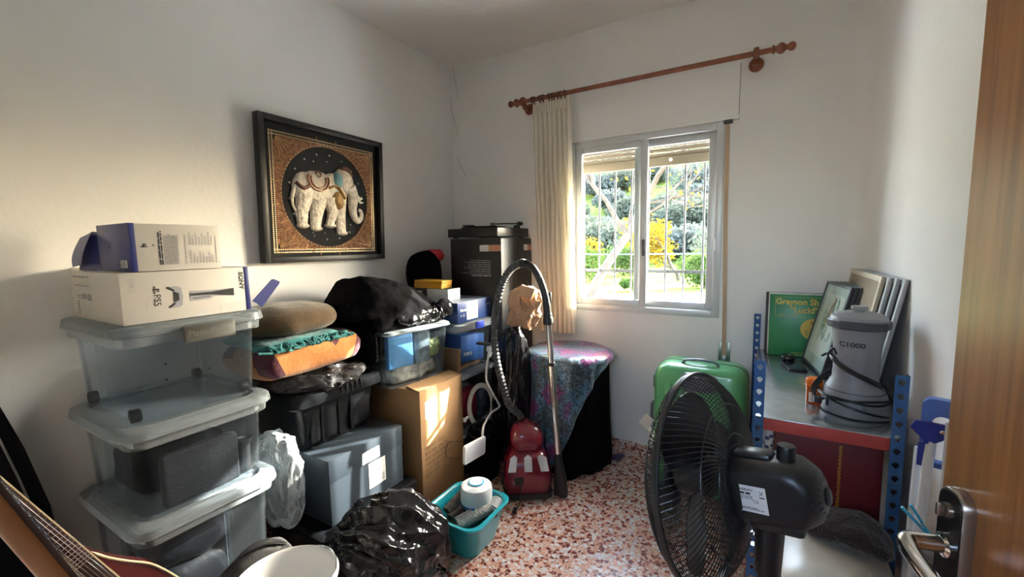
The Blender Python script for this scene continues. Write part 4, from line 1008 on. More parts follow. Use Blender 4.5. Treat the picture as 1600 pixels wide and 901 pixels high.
b = BM(); cyl(b, RM @ V((-.115, -.03, 0)), RM @ V((-.15, -.035, .0)), .008, seg=10); lathe(b, [(.013, 0), (.013, .014)], (0, 0, -.007), 14, M=RM @ Matrix.Translation((-.155, -.036, .0))); t.add('knob', b, M_white)

# ------------------------------------------------------------------ vacuum cleaner with hose and wand
M_vac = mat('maroon_gloss', (.175, .010, .022), .16, coat=.6)
fv = V((.54, -.84, 0)).normalized(); rv = V((-fv.y, fv.x, 0))
VO = V((1.058, -.800, 0))-fv*.115
VM = Matrix(((rv.x, -fv.x, 0, VO.x), (rv.y, -fv.y, 0, VO.y), (0, 0, 1, 0), (0, 0, 0, 1)))
t = Thing('vacuum_cleaner', 'maroon canister vacuum cleaner on the terrazzo floor with hose and chrome wand', 'vacuum cleaner', (VO.x, VO.y, 0), rz=atan2(rv.y, rv.x))
b = BM(); loft(b, [(rrect(-.112, .112, -.095, .10, .05), .018), (rrect(-.128, .128, -.112, .11, .055), .045), (rrect(-.130, .130, -.115, .115, .055), .10), (rrect(-.122, .122, -.108, .115, .055), .165), (rrect(-.105, .105, -.085, .112, .05), .215), (rrect(-.085, .085, -.060, .105, .04), .245)], M=VM); t.add('body', b, M_vac, smooth=50)
b = BM(); loft(b, [(rrect(-.125, .125, -.105, .108, .05), .004), (rrect(-.1325, .1325, -.118, .118, .055), .012), (rrect(-.1325, .1325, -.118, .118, .055), .040), (rrect(-.12, .12, -.1, .1, .05), .046)], M=VM); t.add('bumper', b, M_black)
b = BM(); loft(b, [(rrect(-.072, .072, -.052, .10, .045, 7), .238), (rrect(-.088, .088, -.066, .105, .06, 7), .262), (rrect(-.092, .092, -.068, .105, .062, 7), .30), (rrect(-.086, .086, -.060, .10, .06, 7), .335), (rrect(-.068, .068, -.04, .09, .055, 7), .365), (rrect(-.04, .04, -.01, .07, .035, 7), .380), (rrect(-.012, .012, .015, .045, .012, 7), .384)], M=VM); t.add('dust_lid', b, M_vac, smooth=60)
b = BM(); box(b, -.014, .014, .0, .05, .378, .396, .006, 2, M=VM); box(b, -.02, .02, -.071, -.066, .268, .276, .002, M=VM); t.add('lid_latch', b, M_vac)
M_silver = mat('silver_grey_trim', (.60, .60, .60), .3)
for u0, u1, ww in ((-.108, -.066, .0), (-.020, .020, .0), (.066, .108, .0)):
    b = BM(); Q = VM @ face((0, -.1115, .163), (1, 0, 0), (0, .046, .085)); sh_ = .016 if u0 < -.05 else (-.016 if u0 > .05 else 0)
    prism(b, [(u0, .0), (u1, .0), (u1+sh_*.6, .07), ((u0+u1)/2+sh_, .084), (u0+sh_, .07)], Q, .007); t.add('grey_trim', b, M_silver)
b = BM(); box(b, -.075, -.025, -.118, -.10, .095, .135, .006, 2, M=VM); t.add('cord_recess', b, M_black)
b = BM(); tube(b, catmull([VM @ V(q) for q in ((-.045, -.12, .11), (-.044, -.135, .08), (-.048, -.15, .03), (-.065, -.175, .006), (-.075, -.185, .006))], 6), .003, 6); tube(b, [VM @ V(q) for q in ((-.074, -.182, .010), (-.082, -.215, .010))], [.010, .013], 10)
for dx in (-.006, .006): cyl(b, VM @ V((-.083+dx, -.214, .010)), VM @ V((-.087+dx, -.235, .010)), .002, seg=6)
t.add('power_cord', b, M_black)
for s in (-1, 1):
    b = BM(); lathe(b, [(.02, -.008), (.034, -.006), (.034, .006), (.02, .008)], (s*.136, .06, .036), 20, M=VM, axis='x'); t.add('wheel', b, M_black)
# ribbed hose from the canister up to the handle
M_hose = mat('hose_grey', (.065, .068, .072), .38)
hp_ = catmull([(.93, -.62, .30), (.90, -.60, .37), (.862, -.655, .44), (.826, -.668, .564), (.789, -.67, .708), (.777, -.67, .855), (.794, -.67, .99), (.835, -.67, 1.13), (.89, -.67, 1.215), (.955, -.67, 1.252), (.985, -.67, 1.252)], 26)
b = BM(); tube(b, hp_, [.0215 if i % 4 < 2 else .0185 for i in range(len(hp_))], 12); t.add('hose', b, M_hose, smooth=20)
b = BM(); tube(b, catmull([(.962, -.67, 1.252), (1.0, -.67, 1.246), (1.035, -.67, 1.222), (1.068, -.67, 1.170), (1.095, -.67, 1.10), (1.11, -.67, 1.02), (1.114, -.67, .955)], 8), [.024, .024, .023]+[.021]*5+[.0195]*30+[.021]*6+[.024]*6, 14); box(b, 1.098, 1.125, -.655, -.64, 1.03, 1.10, .005, 2); lathe(b, [(.021, .93), (.027, .937), (.027, .965), (.021, .975)], (1.116, -.67, 0), 16); t.add('handle', b, M_black)
b = BM(); tube(b, [(1.116, -.67, .96), (1.134, -.668, .72)], .0155, 16); tube(b, [(1.134, -.668, .72), (1.166, -.665, .20)], .0175, 16); wv = t.add('wand', b, M_chrome)
b = BM(); tube(b, [(1.1335, -.668, .730), (1.1348, -.668, .712)], .0195, 16); t.add('wand_collar', b, M_black, parent=wv)
b = BM(); loft(b, [(rrect(1.146, 1.222, -.690, -.650, .018), .006), (rrect(1.144, 1.224, -.692, -.648, .018), .03), (rrect(1.150, 1.212, -.690, -.650, .018), .12), (rrect(1.148, 1.19, -.687, -.650, .018), .21), (rrect(1.15, 1.188, -.684, -.650, .016), .235)]); t.add('floor_nozzle', b, M_black)

# ------------------------------------------------------------------ turquoise tub full of tubes
M_teal = mat('turquoise_plastic', (.01, .29, .35), .3)
t = Thing('wash_tub', 'turquoise plastic tub of grey curlers on the floor in front of the brown carton', 'tub', (.94, -1.2, 0))
ux0, ux1, uy0, uy1 = .795, 1.095, -1.345, -1.035
def ur(o, r=.06): return rrect(ux0+o, ux1-o, uy0+o, uy1-o, max(.02, r-o*.2), 6)
b = BM(); loft(b, [(ur(.052), 0.001), (ur(.045), .006), (ur(.012), .150), (ur(.010), .158), (ur(-.004), .163), (ur(-.006), .168), (ur(-.002), .173), (ur(.008), .174), (ur(.016), .168), (ur(.022), .150), (ur(.050), .012)]); t.add('tub', b, M_teal)
M_pipe = mat('grey_pipe', (.10, .085, .075), .5, var=.3, vscale=25)
M_pipe2 = mat('stone_grey_pipe', (.21, .22, .22), .45)
M_net = mat('silver_netting', (.40, .39, .37), .35, metal=.4, bump=1, bscale=180)
GT = 'grey tubes lying in the turquoise tub'
def ptube(p0, p1, r, m, label, bumps=False, nm='curler'):
    p0, p1 = V(p0), V(p1); d = (p1-p0); L_ = d.length; u, v = frame_at(d); M = Matrix(((u.x, v.x, d.x/L_, p0.x), (u.y, v.y, d.y/L_, p0.y), (u.z, v.z, d.z/L_, p0.z), (0, 0, 0, 1)))
    t = Thing(nm, label, 'tube', tuple(p0), group=GT)
    b = BM(); prof = [(r*.78, .004), (r*.80, 0), (r, 0), (r*1.03, .006), (r, .012)]+[(r*(1.0 if i % 2 else .985), .012+(L_-.024)*i/8) for i in range(1, 8)]+[(r, L_-.012), (r*1.03, L_-.006), (r, L_), (r*.8, L_), (r*.78, L_-.004)]
    rs = []
    for rr, h_ in prof+[(r*.78, .004)]: rs.append(ring(b, [M @ V((rr*cos(2*pi*k/20), rr*sin(2*pi*k/20), h_)) for k in range(20)]))
    skin(b, rs, True, False, False); t.add('shell', b, m)
    if bumps:
        b = BM()
        for i in range(7):
            for k in range(10):
                a = 2*pi*(k+.5*(i % 2))/10; ellipsoid(b, M @ V((r*cos(a), r*sin(a), .02+(L_-.04)*i/6)), (.0035,)*3, 6)
        t.add('bristle', b, m)
ptube((.875, -1.245, .142), (.905, -1.08, .205), .026, M_pipe, 'brown-grey curler propped at the left rim of the turquoise tub', True)
ptube((.905, -1.262, .125), (.925, -1.12, .15), .024, M_pipe, 'dark curler with open end showing, second from the left in the tub', False)
ptube((.962, -1.285, .136), (1.045, -1.145, .168), .030, M_net, 'net-covered silvery roller at the front of the turquoise tub', True)
ptube((.955, -1.18, .09), (.96, -1.26, .105), .03, M_pipe2, 'stone-grey tube lying lowest in the middle of the tub', False)
ptube((1.062, -1.165, .155), (1.040, -1.085, .150), .032, M_pipe2, 'stone-grey tube at the right rim of the tub, beside the white canister', False)
ptube((.885, -1.15, .07), (.99, -1.08, .075), .03, M_pipe, 'dark curler lying flat at the back of the tub', False)
t = Thing('water_canister', 'round white canister with blue base and lid button standing in the turquoise tub', 'canister', (.965, -1.135, .12))
cx_, cy__ = .972, -1.150
b = BM(); lathe(b, [(.060, .172), (.070, .174), (.073, .19), (.0735, .235), (.069, .252), (.050, .262), (.012, .264)], (cx_, cy__, 0), 32); t.add('bowl', b, mat('frosted_white', (.66, .70, .72), .3))
b = BM(); lathe(b, [(.058, .160), (.070, .164), (.073, .178), (.066, .182)], (cx_, cy__, 0), 32); box(b, cx_+.03-.008, cx_+.03+.008, cy__-.078, cy__-.06, .165, .184, .003); t.add('base', b, mat('clear_blue', (.03, .22, .50), .2))
b = BM(); lathe(b, [(.036, .260), (.037, .265), (.035, .268), (.030, .2682)], (cx_, cy__, 0), 28); t.add('button_rim', b, mat('button_blue', (.10, .38, .60), .25))
b = BM(); lathe(b, [(.030, .264), (.030, .269), (.020, .272), (.004, .273)], (cx_, cy__, 0), 24); t.add('button', b, M_white)

# ------------------------------------------------------------------ front-left: bin bag, bucket, mesh bag, hazy bag
b = BM()
def bagfn(q, n):
    kn = V((-.25, -.11, .085)); axk = V((.80, .45, -.35)).normalized(); d = q-kn; u_, v_ = frame_at(axk)
    th = atan2(d.dot(v_), d.dot(u_)); dist = d.length
    w1 = 1-abs(sin(th*5.0+2.2*noise.noise(V((q.x*4, q.y*4, q.z*4)))+dist*1.5)); w2 = 1-abs(sin(th*12+3*noise.noise(V((q.x*6, q.y*6, q.z*6+5)))))
    fade = min(1, dist/.10)*(1-.45*min(1, dist/.5))
    q = q+n*(w1*.040*fade+w2*.016*fade-.022)
    if dist < .13: q = q+(kn-q)*(1-dist/.13)*.5
    return q
blob(b, (.872, -1.575, .165), (.205, .215, .205), .014, 9, 7, .85, .003, 84, ridged=True, octv=3, fn=bagfn)
solo('bin_bag', b, M_binbag, 'big shiny black bin bag on the floor in front of the blue-grey carton', 'bag', (.87, -1.565, 0), smooth=75)
b = BM(); blob(b, (1.0, -1.645, .125), (.06, .065, .115), .014, 10, 5, .8, .003, 85); solo('black_cloth', b, M_darkcloth, 'matt black cloth hanging over the near side of the big bin bag', 'cloth', (1.0, -1.645, 0), smooth=60)
t = Thing('bucket', 'round white plastic bucket at the bottom edge, in front of the big bin bag', 'bucket', (.79, -1.965, 0))
b = BM(); bc = (.795, -1.955, 0)
lathe(b, [(.105, .002), (.112, .004), (.150, .285), (.158, .286), (.160, .295), (.154, .302), (.148, .298), (.145, .285), (.108, .012), (.10, .010)], bc, 48); t.add('pail', b, M_white, smooth=50)
for s in (-1, 1):
    b = BM(); q = V((cos(radians(150 if s > 0 else -30)), sin(radians(150 if s > 0 else -30)), 0)); c = V(bc)+q*.158+V((0, 0, .262)); cyl(b, c-q*.006, c+q*.012, .011, .009, 12); t.add('handle_lug', b, M_white)
b = BM(); q = V((cos(radians(150)), sin(radians(150)), 0)); w_ = V((-q.y, q.x, 0))
tube(b, [V(bc)+q*.168*cos(a)+V((0, 0, .262))+(w_*.9+V((0, 0, -.30)))*-.168*sin(a) for a in [pi*k/24 for k in range(25)]], .0025, 6); t.add('wire_handle', b, M_chrome)
def mesh_mat():
    def f(N, L, mp, b):
        mp.inputs['Scale'].default_value = (260, 260, 260); w1 = N.new('ShaderNodeTexChecker'); w1.inputs['Scale'].default_value = 1.0
        w1.inputs['Color1'].default_value = (.012, .012, .012, 1); w1.inputs['Color2'].default_value = (.045, .045, .045, 1); L.new(mp.outputs[0], w1.inputs['Vector']); L.new(w1.outputs['Color'], b.inputs['Base Color'])
    return mat_nodes('black_mesh_fabric', .6, f)
t = Thing('mesh_bag', 'black mesh sports bag between the left box stack and the white bucket', 'bag', (.60, -1.9, 0))
b = BM(); blob(b, (.572, -1.925, .15), (.062, .135, .155), .012, 8, 5, .8, .003, 91); t.add('body', b, mesh_mat(), smooth=70)
b = BM(); tube(b, catmull([(.53, -2.04, .235), (.575, -1.97, .305), (.60, -1.90, .312), (.61, -1.84, .28)], 8), .005, 6); t.add('piping', b, M_black)
b = BM(); blob(b, (.405, -1.728, .415), (.115, .052, .20), .024, 9, 6, .75, .2165, 95, ridged=True, stretch=(1.5, 1.5, .6))
solo('clear_bag', b, M_haze, 'hazy clear plastic bag stuffed between the left box stack and the blue-grey carton', 'bag', (.405, -1.728, .216), smooth=70)

# ------------------------------------------------------------------ guitars and gig bag at the far left
t = Thing('gig_bag', 'black guitar gig bag leaning against the left wall', 'gig bag', (.12, -2.5, 0))
b = BM(); out = [(-2.69, .02), (-2.335, .02), (-2.305, .10), (-2.300, .35), (-2.312, .55), (-2.345, .75), (-2.40, .98), (-2.43, 1.12), (-2.46, 1.18), (-2.54, 1.18), (-2.58, 1.10), (-2.64, .80), (-2.685, .55), (-2.69, .30)]
rs = []
for x0, x1, sc in ((.215, .055, .96), (.225, .06, 1.0), (.17, .012, 1.0), (.15, .006, .96)):
    rs.append(ring(b, [(x0+(x1-x0)*z/1.18, -2.495+(y+2.495)*sc, .6+(z-.6)*sc if z > .03 else .004) for y, z in out]))
skin(b, rs); t.add('shell', b, M_darkcloth, smooth=50)
b = BM(); tube(b, catmull([(.226-.165*z/1.18, -2.495+(y+2.495)*.90, z) for y, z in ((-2.335, .12), (-2.325, .35), (-2.335, .55), (-2.37, .75), (-2.425, .98))], 6), .003, 6); t.add('zip', b, mat('zip_grey', (.08, .08, .08), .5))
def guitar(name, label, O, n, f_, body_m, neck_m, fb_m, bind_m, body_len=.46, slim=1.0, scale_n=.50, fret_ends=True, mir=1, nw=.024):
    n = V(n).normalized(); f_ = V(f_); f_ = (f_-n*f_.dot(n)).normalized(); w_ = n.cross(f_)*mir
    G = Matrix(((w_.x, n.x, f_.x, O[0]), (w_.y, n.y, f_.y, O[1]), (w_.z, n.z, f_.z, O[2]), (0, 0, 0, 1)))   # u across, v along, w out of the face
    t = Thing(name, label, 'guitar', tuple(O))
    side = [(.03, body_len), (.065, body_len-.02), (.11, body_len-.07), (.128, body_len-.13), (.118, body_len-.19), (.108, body_len-.23), (.13, .14), (.155, .08), (.14, .03), (.07, .004)]
    oth = [(-.07, .004), (-.14, .03), (-.155, .08), (-.13, .14), (-.108, body_len-.23), (-.118, body_len-.17), (-.128, body_len-.11), (-.11, body_len-.055), (-.075, body_len-.04), (-.05, body_len-.075), (-.03, body_len-.06)]
    if slim < 1: side = [(.027, body_len), (.040, body_len-.05), (.060, body_len-.10), (.082, body_len-.15), (.094, body_len-.21), (.10, body_len-.26), (.12, .16), (.14, .08), (.12, .03), (.07, .004)]
    op = catmull([(u, v, 0) for u, v in side+oth], 3); o2 = [(p.x, p.y) for p in op]
    b = BM(); prism(b, list(reversed(o2)) if mir < 0 else o2, G @ Matrix.Translation((0, 0, -.045)), .043); t.add('body', b, body_m)
    if bind_m:
        b = BM(); tube(b, [G @ V((u, v, -.001)) for u, v in o2], .0032, 6, closed=True); t.add('binding', b, bind_m)
    b = BM(); v0, v1 = body_len-.08, body_len+scale_n
    rs = []
    for v in (v0+.08, v1-.02, v1):
        k = (v-v0)/(v1-v0); hw = nw*(1-.15*k); rs.append(ring(b, [G @ V((hw*cos(a), v, .002-.022*sin(a))) for a in [pi*i/10 for i in range(11)]]))
    skin(b, rs); t.add('neck', b, neck_m)
    b = BM(); box(b, -nw, nw, v0-.06, v1, .002, .009, .0006, M=G); t.add('fretboard', b, fb_m)
    if bind_m:
        b = BM(); box(b, nw-.0005, nw+.0025, v0-.06, v1, .001, .0095, M=G); t.add('fretboard_binding', b, bind_m)
        for i in range(8):
            bb = BM(); lathe(bb, [(.0016, 0), (.0016, .0008)], (0, 0, 0), 8, M=G @ Matrix.Translation((nw+.0025, v0+.02+i*.062, .006)) @ Matrix.Rotation(pi/2, 4, 'Y')); t.add('side_dot', bb, M_black)
    v = v1; k = 0
    for i in range(20):
        dist = (v1-.06)*(1-2**(-(i+1)/12))*.95; vv = v1-dist*.62
        if vv < v0-.05: break
        b = BM(); box(b, -nw-.0006, nw+.0006, vv-.001, vv+.001, .009, .0102, M=G); t.add('fret', b, M_chrome)
    for i in range(6):
        b = BM(); u = (i-2.5)*nw*.3; tube(b, [G @ V((u*1.15, .10, .016)), G @ V((u*.9, v1+.03, .0125))], .0006+.0001*i, 5); t.add('string', b, M_chrome)
    hd = [(-nw, v1), (nw, v1), (.038, v1+.05), (.034, v1+.15), (0, v1+.165), (-.034, v1+.15), (-.038, v1+.05)]
    b = BM(); prism(b, list(reversed(hd)) if mir < 0 else hd, G @ Matrix.Translation((0, 0, -.012)), .016); t.add('headstock', b, body_m)
    for s in (-1, 1):
        for i in range(3):
            b = BM(); c = G @ V((s*.04, v1+.055+i*.035, -.004)); ellipsoid(b, c, (.009, .009, .009), 8); t.add('tuning_peg', b, M_chrome)
    b = BM(); box(b, -.04, .04, .085, .10, -.002, .016, .003, M=G); t.add('bridge', b, M_chrome)
    for vv in (.15, .27):
        b = BM(); box(b, -.036, .036, vv, vv+.035, -.002, .008, .004, M=G); t.add('pickup', b, M_black)
    for u, vv in ((.09, .10), (.115, .14)):
        b = BM(); lathe(b, [(.011, -.002), (.011, .012), (.008, .015)], (0, 0, 0), 14, M=G @ Matrix.Translation((u, vv, 0))); t.add('knob', b, M_chrome)
    b = BM(); lathe(b, [(.004, 0), (.004, .008), (.008, .010), (.006, .014)], (0, 0, 0), 12, M=G @ Matrix.Translation((-.062, body_len-.045, -.02)) @ Matrix.Rotation(-pi/2, 4, 'X')); t.add('strap_button', b, M_chrome)
    return t
M_maroonlac = mat('maroon_lacquer', (.075, .008, .008), .15, coat=.5)
M_rosewood = mat('rosewood', (.035, .014, .010), .5, var=.3, vscale=30)
M_bind = mat('cream_binding', (.60, .48, .30), .4)
M_neckwood = mat('honey_neck_wood', (.36, .16, .06), .4, var=.15, vscale=10, stretch=(1, 1, .2))
n2 = V((0, -.099, .21)).normalized(); w2 = V((0, n2.z, -n2.y))
Pn = V((.62, -2.355, .61))-w2*.025
guitar('electric_guitar', 'maroon electric guitar with cream binding leaning at the left edge, behind the honey-coloured neck', Pn-n2*(.605), n2, (1, .0, .0), M_maroonlac, M_maroonlac, M_rosewood, M_bind, body_len=.58, scale_n=.34, mir=1, slim=.5)
n1 = V((-.02, -.073, .219)).normalized()
P1 = V((1.10, -2.482, .80))
guitar('electric_guitar', 'guitar with honey-coloured neck wood nearest the camera at the left edge', P1-n1*(.83), n1, (-.22, .9, .3), mat('black_lacquer', (.01, .01, .011), .15, coat=.5), M_neckwood, M_rosewood, None, body_len=.46, scale_n=.74, mir=1, nw=.023)
# ------------------------------------------------------------------ green suitcase
M_green = mat('green_shell', (.10, .38, .14), .3, coat=.3, var=.06, vscale=6)
M_gunmetal = mat('grey_handle', (.16, .17, .19), .35)
t = Thing('suitcase', 'green hard-shell suitcase standing against the back wall, behind the pedestal fan', 'suitcase', (1.82, -.30, 0))
sx0, sx1, sz0, sz1 = 1.602, 2.040, .045, .722
def sr(o, r=.075): return rrect(sx0+o, sx1-o, sz0+o, sz1-o, max(.02, r-o*.3), 7)
SXZ = Matrix(((1, 0, 0, 0), (0, 0, 1, 0), (0, 1, 0, 0), (0, 0, 0, 1)))          # (x,z,y) -> world
def half(y0, y1, front):
    b = BM(); secs = [(sr(.03), y0), (sr(.012), y0+.012), (sr(.0), y0+.045), (sr(-.002), y1)] if front else [(sr(-.002), y0), (sr(0), y1-.045), (sr(.012), y1-.012), (sr(.03), y1)]
    loft(b, secs, M=SXZ); return b
t.add('front_shell', half(-.425, -.295, True), M_green, smooth=40); t.add('back_shell', half(-.283, -.165, False), M_green, smooth=40)
b = BM(); loft(b, [(sr(.002), -.297), (sr(-.003), -.293), (sr(-.003), -.285), (sr(.002), -.281)], M=SXZ); t.add('zip_band', b, M_black_matte)
FMx = face((0, -.424, 0), (1, 0, 0), (0, 0, 1))
for pts in ([(1.645, .16), (1.655, .14), (1.71, .12), (1.745, .40), (1.72, .62), (1.69, .66), (1.655, .64)], [(1.995, .16), (1.985, .14), (1.93, .12), (1.90, .40), (1.92, .62), (1.95, .66), (1.985, .64)], [(1.77, .11), (1.875, .11), (1.872, .40), (1.86, .52), (1.785, .52), (1.773, .40)]):
    b = BM(); c = V((sum(p[0] for p in pts)/len(pts), sum(p[1] for p in pts)/len(pts))); inn = [tuple(c+(V(p)-c)*.72) for p in pts]
    if pts[0][0] > 1.99: pts, inn = list(reversed(pts)), list(reversed(inn))
    a0 = ring(b, [FMx @ V((u, v, -.004)) for u, v in pts]); a1 = ring(b, [FMx @ V((u, v, .013)) for u, v in inn]); skin(b, [a0, a1]); t.add('raised_rib', b, M_green, smooth=0)
b = BM(); loft(b, [(rrect(1.735, 1.915, .605, .700, .04, 6), -.424), (rrect(1.737, 1.913, .607, .698, .04, 6), -.435), (rrect(1.75, 1.90, .62, .685, .03, 6), -.437), (rrect(1.755, 1.895, .625, .68, .03, 6), -.428)], M=SXZ); t.add('handle_housing', b, M_gunmetal)
b = BM(); tube(b, catmull([(1.752, -.43, .665), (1.765, -.452, .678), (1.82, -.456, .682), (1.885, -.452, .678), (1.898, -.43, .665)], 6), .010, 10, flat=.7); t.add('trolley_handle', b, M_gunmetal)
b = BM(); tube(b, catmull([(1.735, -.34, .722), (1.755, -.345, .742), (1.82, -.347, .750), (1.885, -.345, .742), (1.905, -.34, .722)], 6), .011, 10, flat=.6); t.add('top_handle', b, M_gunmetal)
b = BM(); tube(b, catmull([(1.603, -.35, .50), (1.586, -.352, .48), (1.584, -.352, .44), (1.586, -.352, .40), (1.603, -.35, .38)], 6), .008, 8); t.add('side_handle', b, M_gunmetal)
b = BM(); box(b, 1.592, 1.603, -.36, -.33, .575, .64, .003); box(b, 1.592, 1.603, -.36, -.33, .25, .31, .003); t.add('side_foot', b, M_black)
b = BM(); box(b, -.028, .028, -.002, .002, -.05, .02, .001, M=Matrix.Translation((1.572, -.375, .395)) @ Matrix.Rotation(radians(35), 4, 'Y')); box(b, -.02, .02, -.002, .002, -.07, -.01, .001, M=Matrix.Translation((1.588, -.380, .365)) @ Matrix.Rotation(radians(-12), 4, 'Y')); t.add('luggage_tag', b, mat('paper_tag', (.66, .61, .52), .8))
for x in (1.65, 1.99):
    for y in (-.39, -.20):
        b = BM(); lathe(b, [(.010, -.012), (.023, -.011), (.0235, 0), (.023, .011), (.010, .012)], (x, y, .0245), 18, axis='x'); box(b, x-.014, x+.014, y-.012, y+.012, .04, .062, .004); t.add('wheel', b, M_black)

# ------------------------------------------------------------------ metal shelving at the right
M_bluesteel = mat('blue_steel', (.025, .10, .27), .4, var=.1, vscale=30)
M_redsteel = mat('red_steel', (.40, .055, .045), .45, var=.1, vscale=20)
M_galv = mat('galvanised_sheet', (.50, .55, .56), .22, metal=.85, var=.10, vscale=25)
def perf(bm, M, w, z0, z1, pitch=.04, r=.0088, th=.0018):
    """perforated flange: u across (0..w), v up, with a row of keyholes"""
    n = int((z1-z0)/pitch); ph = (z1-z0)/n
    for i in range(n):
        va, vb = z0+i*ph, z0+(i+1)*ph; cu, cv = w/2, (va+vb)/2
        sq = [(w, cv), (w, vb), (cu, vb), (0, vb), (0, cv), (0, va), (cu, va), (w, va)]
        hole = []
        for k in range(8):
            a = pi/4*k; rr = r*(1.0 if sin(a) >= -.1 else .62); hole.append((cu+rr*cos(a), cv+(r*1.25 if sin(a) < -.1 else r)*sin(a)))
        fr = [[bm.verts.new(M @ V((u, v, ww))) for u, v in P] for ww in (0, th) for P in (sq, hole)]
        a_, h_, A_, H_ = fr
        for k in range(8):
            j = (k+1) % 8
            bm.faces.new((a_[j], a_[k], h_[k], h_[j])); bm.faces.new((A_[k], A_[j], H_[j], H_[k])); bm.faces.new((h_[j], h_[k], H_[k], H_[j])); bm.faces.new((a_[k], a_[j], A_[j], A_[k]))
t = Thing('shelving_unit', 'boltless metal shelving with blue perforated posts and red beams in the right corner', 'shelf', (2.255, -.55, 0))
YF, YB = -1.072, -.022
b = BM(); perf(b, face((2.066, YF, 0), (1, 0, 0), (0, 0, 1)), .031, .0, .957); perf(b, face((2.066, YF+.031, 0), (0, -1, 0), (0, 0, 1)), .031, .0, .957); t.add('post', b, M_bluesteel)
b = BM(); perf(b, face((2.420, YF, 0), (1, 0, 0), (0, 0, 1)), .031, .0, .957); perf(b, face((2.451, YF, 0), (0, 1, 0), (0, 0, 1)), .031, .0, .957); t.add('post', b, M_bluesteel)
b = BM(); perf(b, face((2.050, YB-.003, 0), (1, 0, 0), (0, 0, 1)), .031, .0, .957); perf(b, face((2.050, YB, 0), (0, -1, 0), (0, 0, 1)), .031, .0, .957); t.add('post', b, M_bluesteel)
b = BM(); perf(b, face((2.400, YB-.003, 0), (1, 0, 0), (0, 0, 1)), .031, .0, .957); t.add('post', b, M_bluesteel)
for zt in (.766, .30):
    b = BM(); box(b, 2.070, 2.446, YF+.004, YB-.006, zt-.004, zt, .001); t.add('shelf_panel', b, M_galv)
    b = BM(); box(b, 2.097, 2.420, YF+.001, YF+.006, zt-.042, zt-.003, .001); box(b, 2.097, 2.420, YF+.006, YF+.016, zt-.006, zt-.004); t.add('beam', b, M_redsteel)
    b = BM(); box(b, 2.081, 2.400, YB-.012, YB-.006, zt-.042, zt-.004, .001); t.add('beam', b, M_redsteel)
    b = BM(); box(b, 2.069, 2.073, YF+.034, YB-.034, zt-.042, zt-.004, .001); t.add('beam', b, M_redsteel)
    b = BM(); box(b, 2.444, 2.448, YF+.034, YB-.034, zt-.042, zt-.004, .001); t.add('beam', b, M_redsteel)
ZS = .7668

# records leaning on the back wall
GL = 'record sleeves at the back of the shelf'
M_sleeve_g = mat('green_sleeve', (.012, .19, .055), .35)
M_sleeve_y = mat('mustard_print', (.58, .42, .06), .5)
recs = [('white record sleeve with worn edge directly behind the green one', (.62, .58, .53), 2.112, -.125), ('dark record sleeve between the white sleeve and the wall', (.03, .02, .022), 2.105, -.112), ('black record sleeve leaning rearmost against the back wall', (.02, .02, .02), 2.100, -.099)]
def rec_m(x, y): return Matrix.Translation((x, y, ZS)) @ Matrix.Rotation(radians(-6), 4, 'X')
t = Thing('record_sleeve', 'green record sleeve with mustard lettering and round yellow centre label on the shelf', 'record', (2.27, -.14, ZS), group=GL)
RMx = rec_m(2.117, -.138)
b = BM(); box(b, 0, .312, 0, .005, 0, .312, .001, M=RMx); sl = t.add('sleeve', b, M_sleeve_g)
RF = RMx @ face((0, -.0004, 0), (1, 0, 0), (0, 0, 1))
b = BM(); text_bm(b, RF, 'Grayson Sh', .042, .026, .262, .0006, bold=.0014, sx=.93); text_bm(b, RF, '“Lucid”', .042, .088, .222, .0006, bold=.0012, sx=.95)
text_bm(b, RF, 'originals  •  remixes  •', .011, .038, .208, .0006, sx=1.0)
for u0, u1, v0, v1 in ((.024, .30, .298, .2992), (.024, .30, .200, .2012), (.024, .0252, .2, .299), (.10, .30, .008, .010), (.10, .30, .019, .021)): rect(b, RF, u0, v0, u1, v1, .0006)
t.add('lettering', b, M_sleeve_y, parent=sl, flatprint=True)
b = BM(); poly(b, RF, [(.187+.052*cos(2*pi*k/40), .142+.052*sin(2*pi*k/40)) for k in range(40)], .0008); t.add('centre_label', b, mat('yellow_label', (.62, .45, .07), .5), parent=sl, flatprint=True)
b = BM(); poly(b, RF, [(.187+.004*cos(2*pi*k/14), .142+.004*sin(2*pi*k/14)) for k in range(14)], .0011)
for k in range(6): rect(b, RF, .178-.004*(k % 2), .182-k*.003, .198+.003*(k % 3), .1832-k*.003, .0011)
for k in range(6): rect(b, RF, .205, .150-k*.006, .222-.003*(k % 2), .1515-k*.006, .0011); rect(b, RF, .152+.003*(k % 3), .136-k*.005, .166, .1373-k*.005, .0011)
t.add('label_print', b, M_ink, parent=sl, flatprint=True)
for lb, col, x, y in recs:
    t = Thing('record_sleeve', lb, 'record', (x+.157, y, ZS), group=GL); Mx = rec_m(x, y)
    b = BM(); box(b, 0, .315, 0, .005, 0, .318, .001, M=Mx); t.add('sleeve', b, mat('sleeve_%.2f' % y, col, .5, var=.15, vscale=20))
    b = BM(); box(b, .002, .313, .0015, .0035, .3175, .3192, M=Mx); t.add('inner_sleeve', b, M_label if col[0] > .1 else M_black)

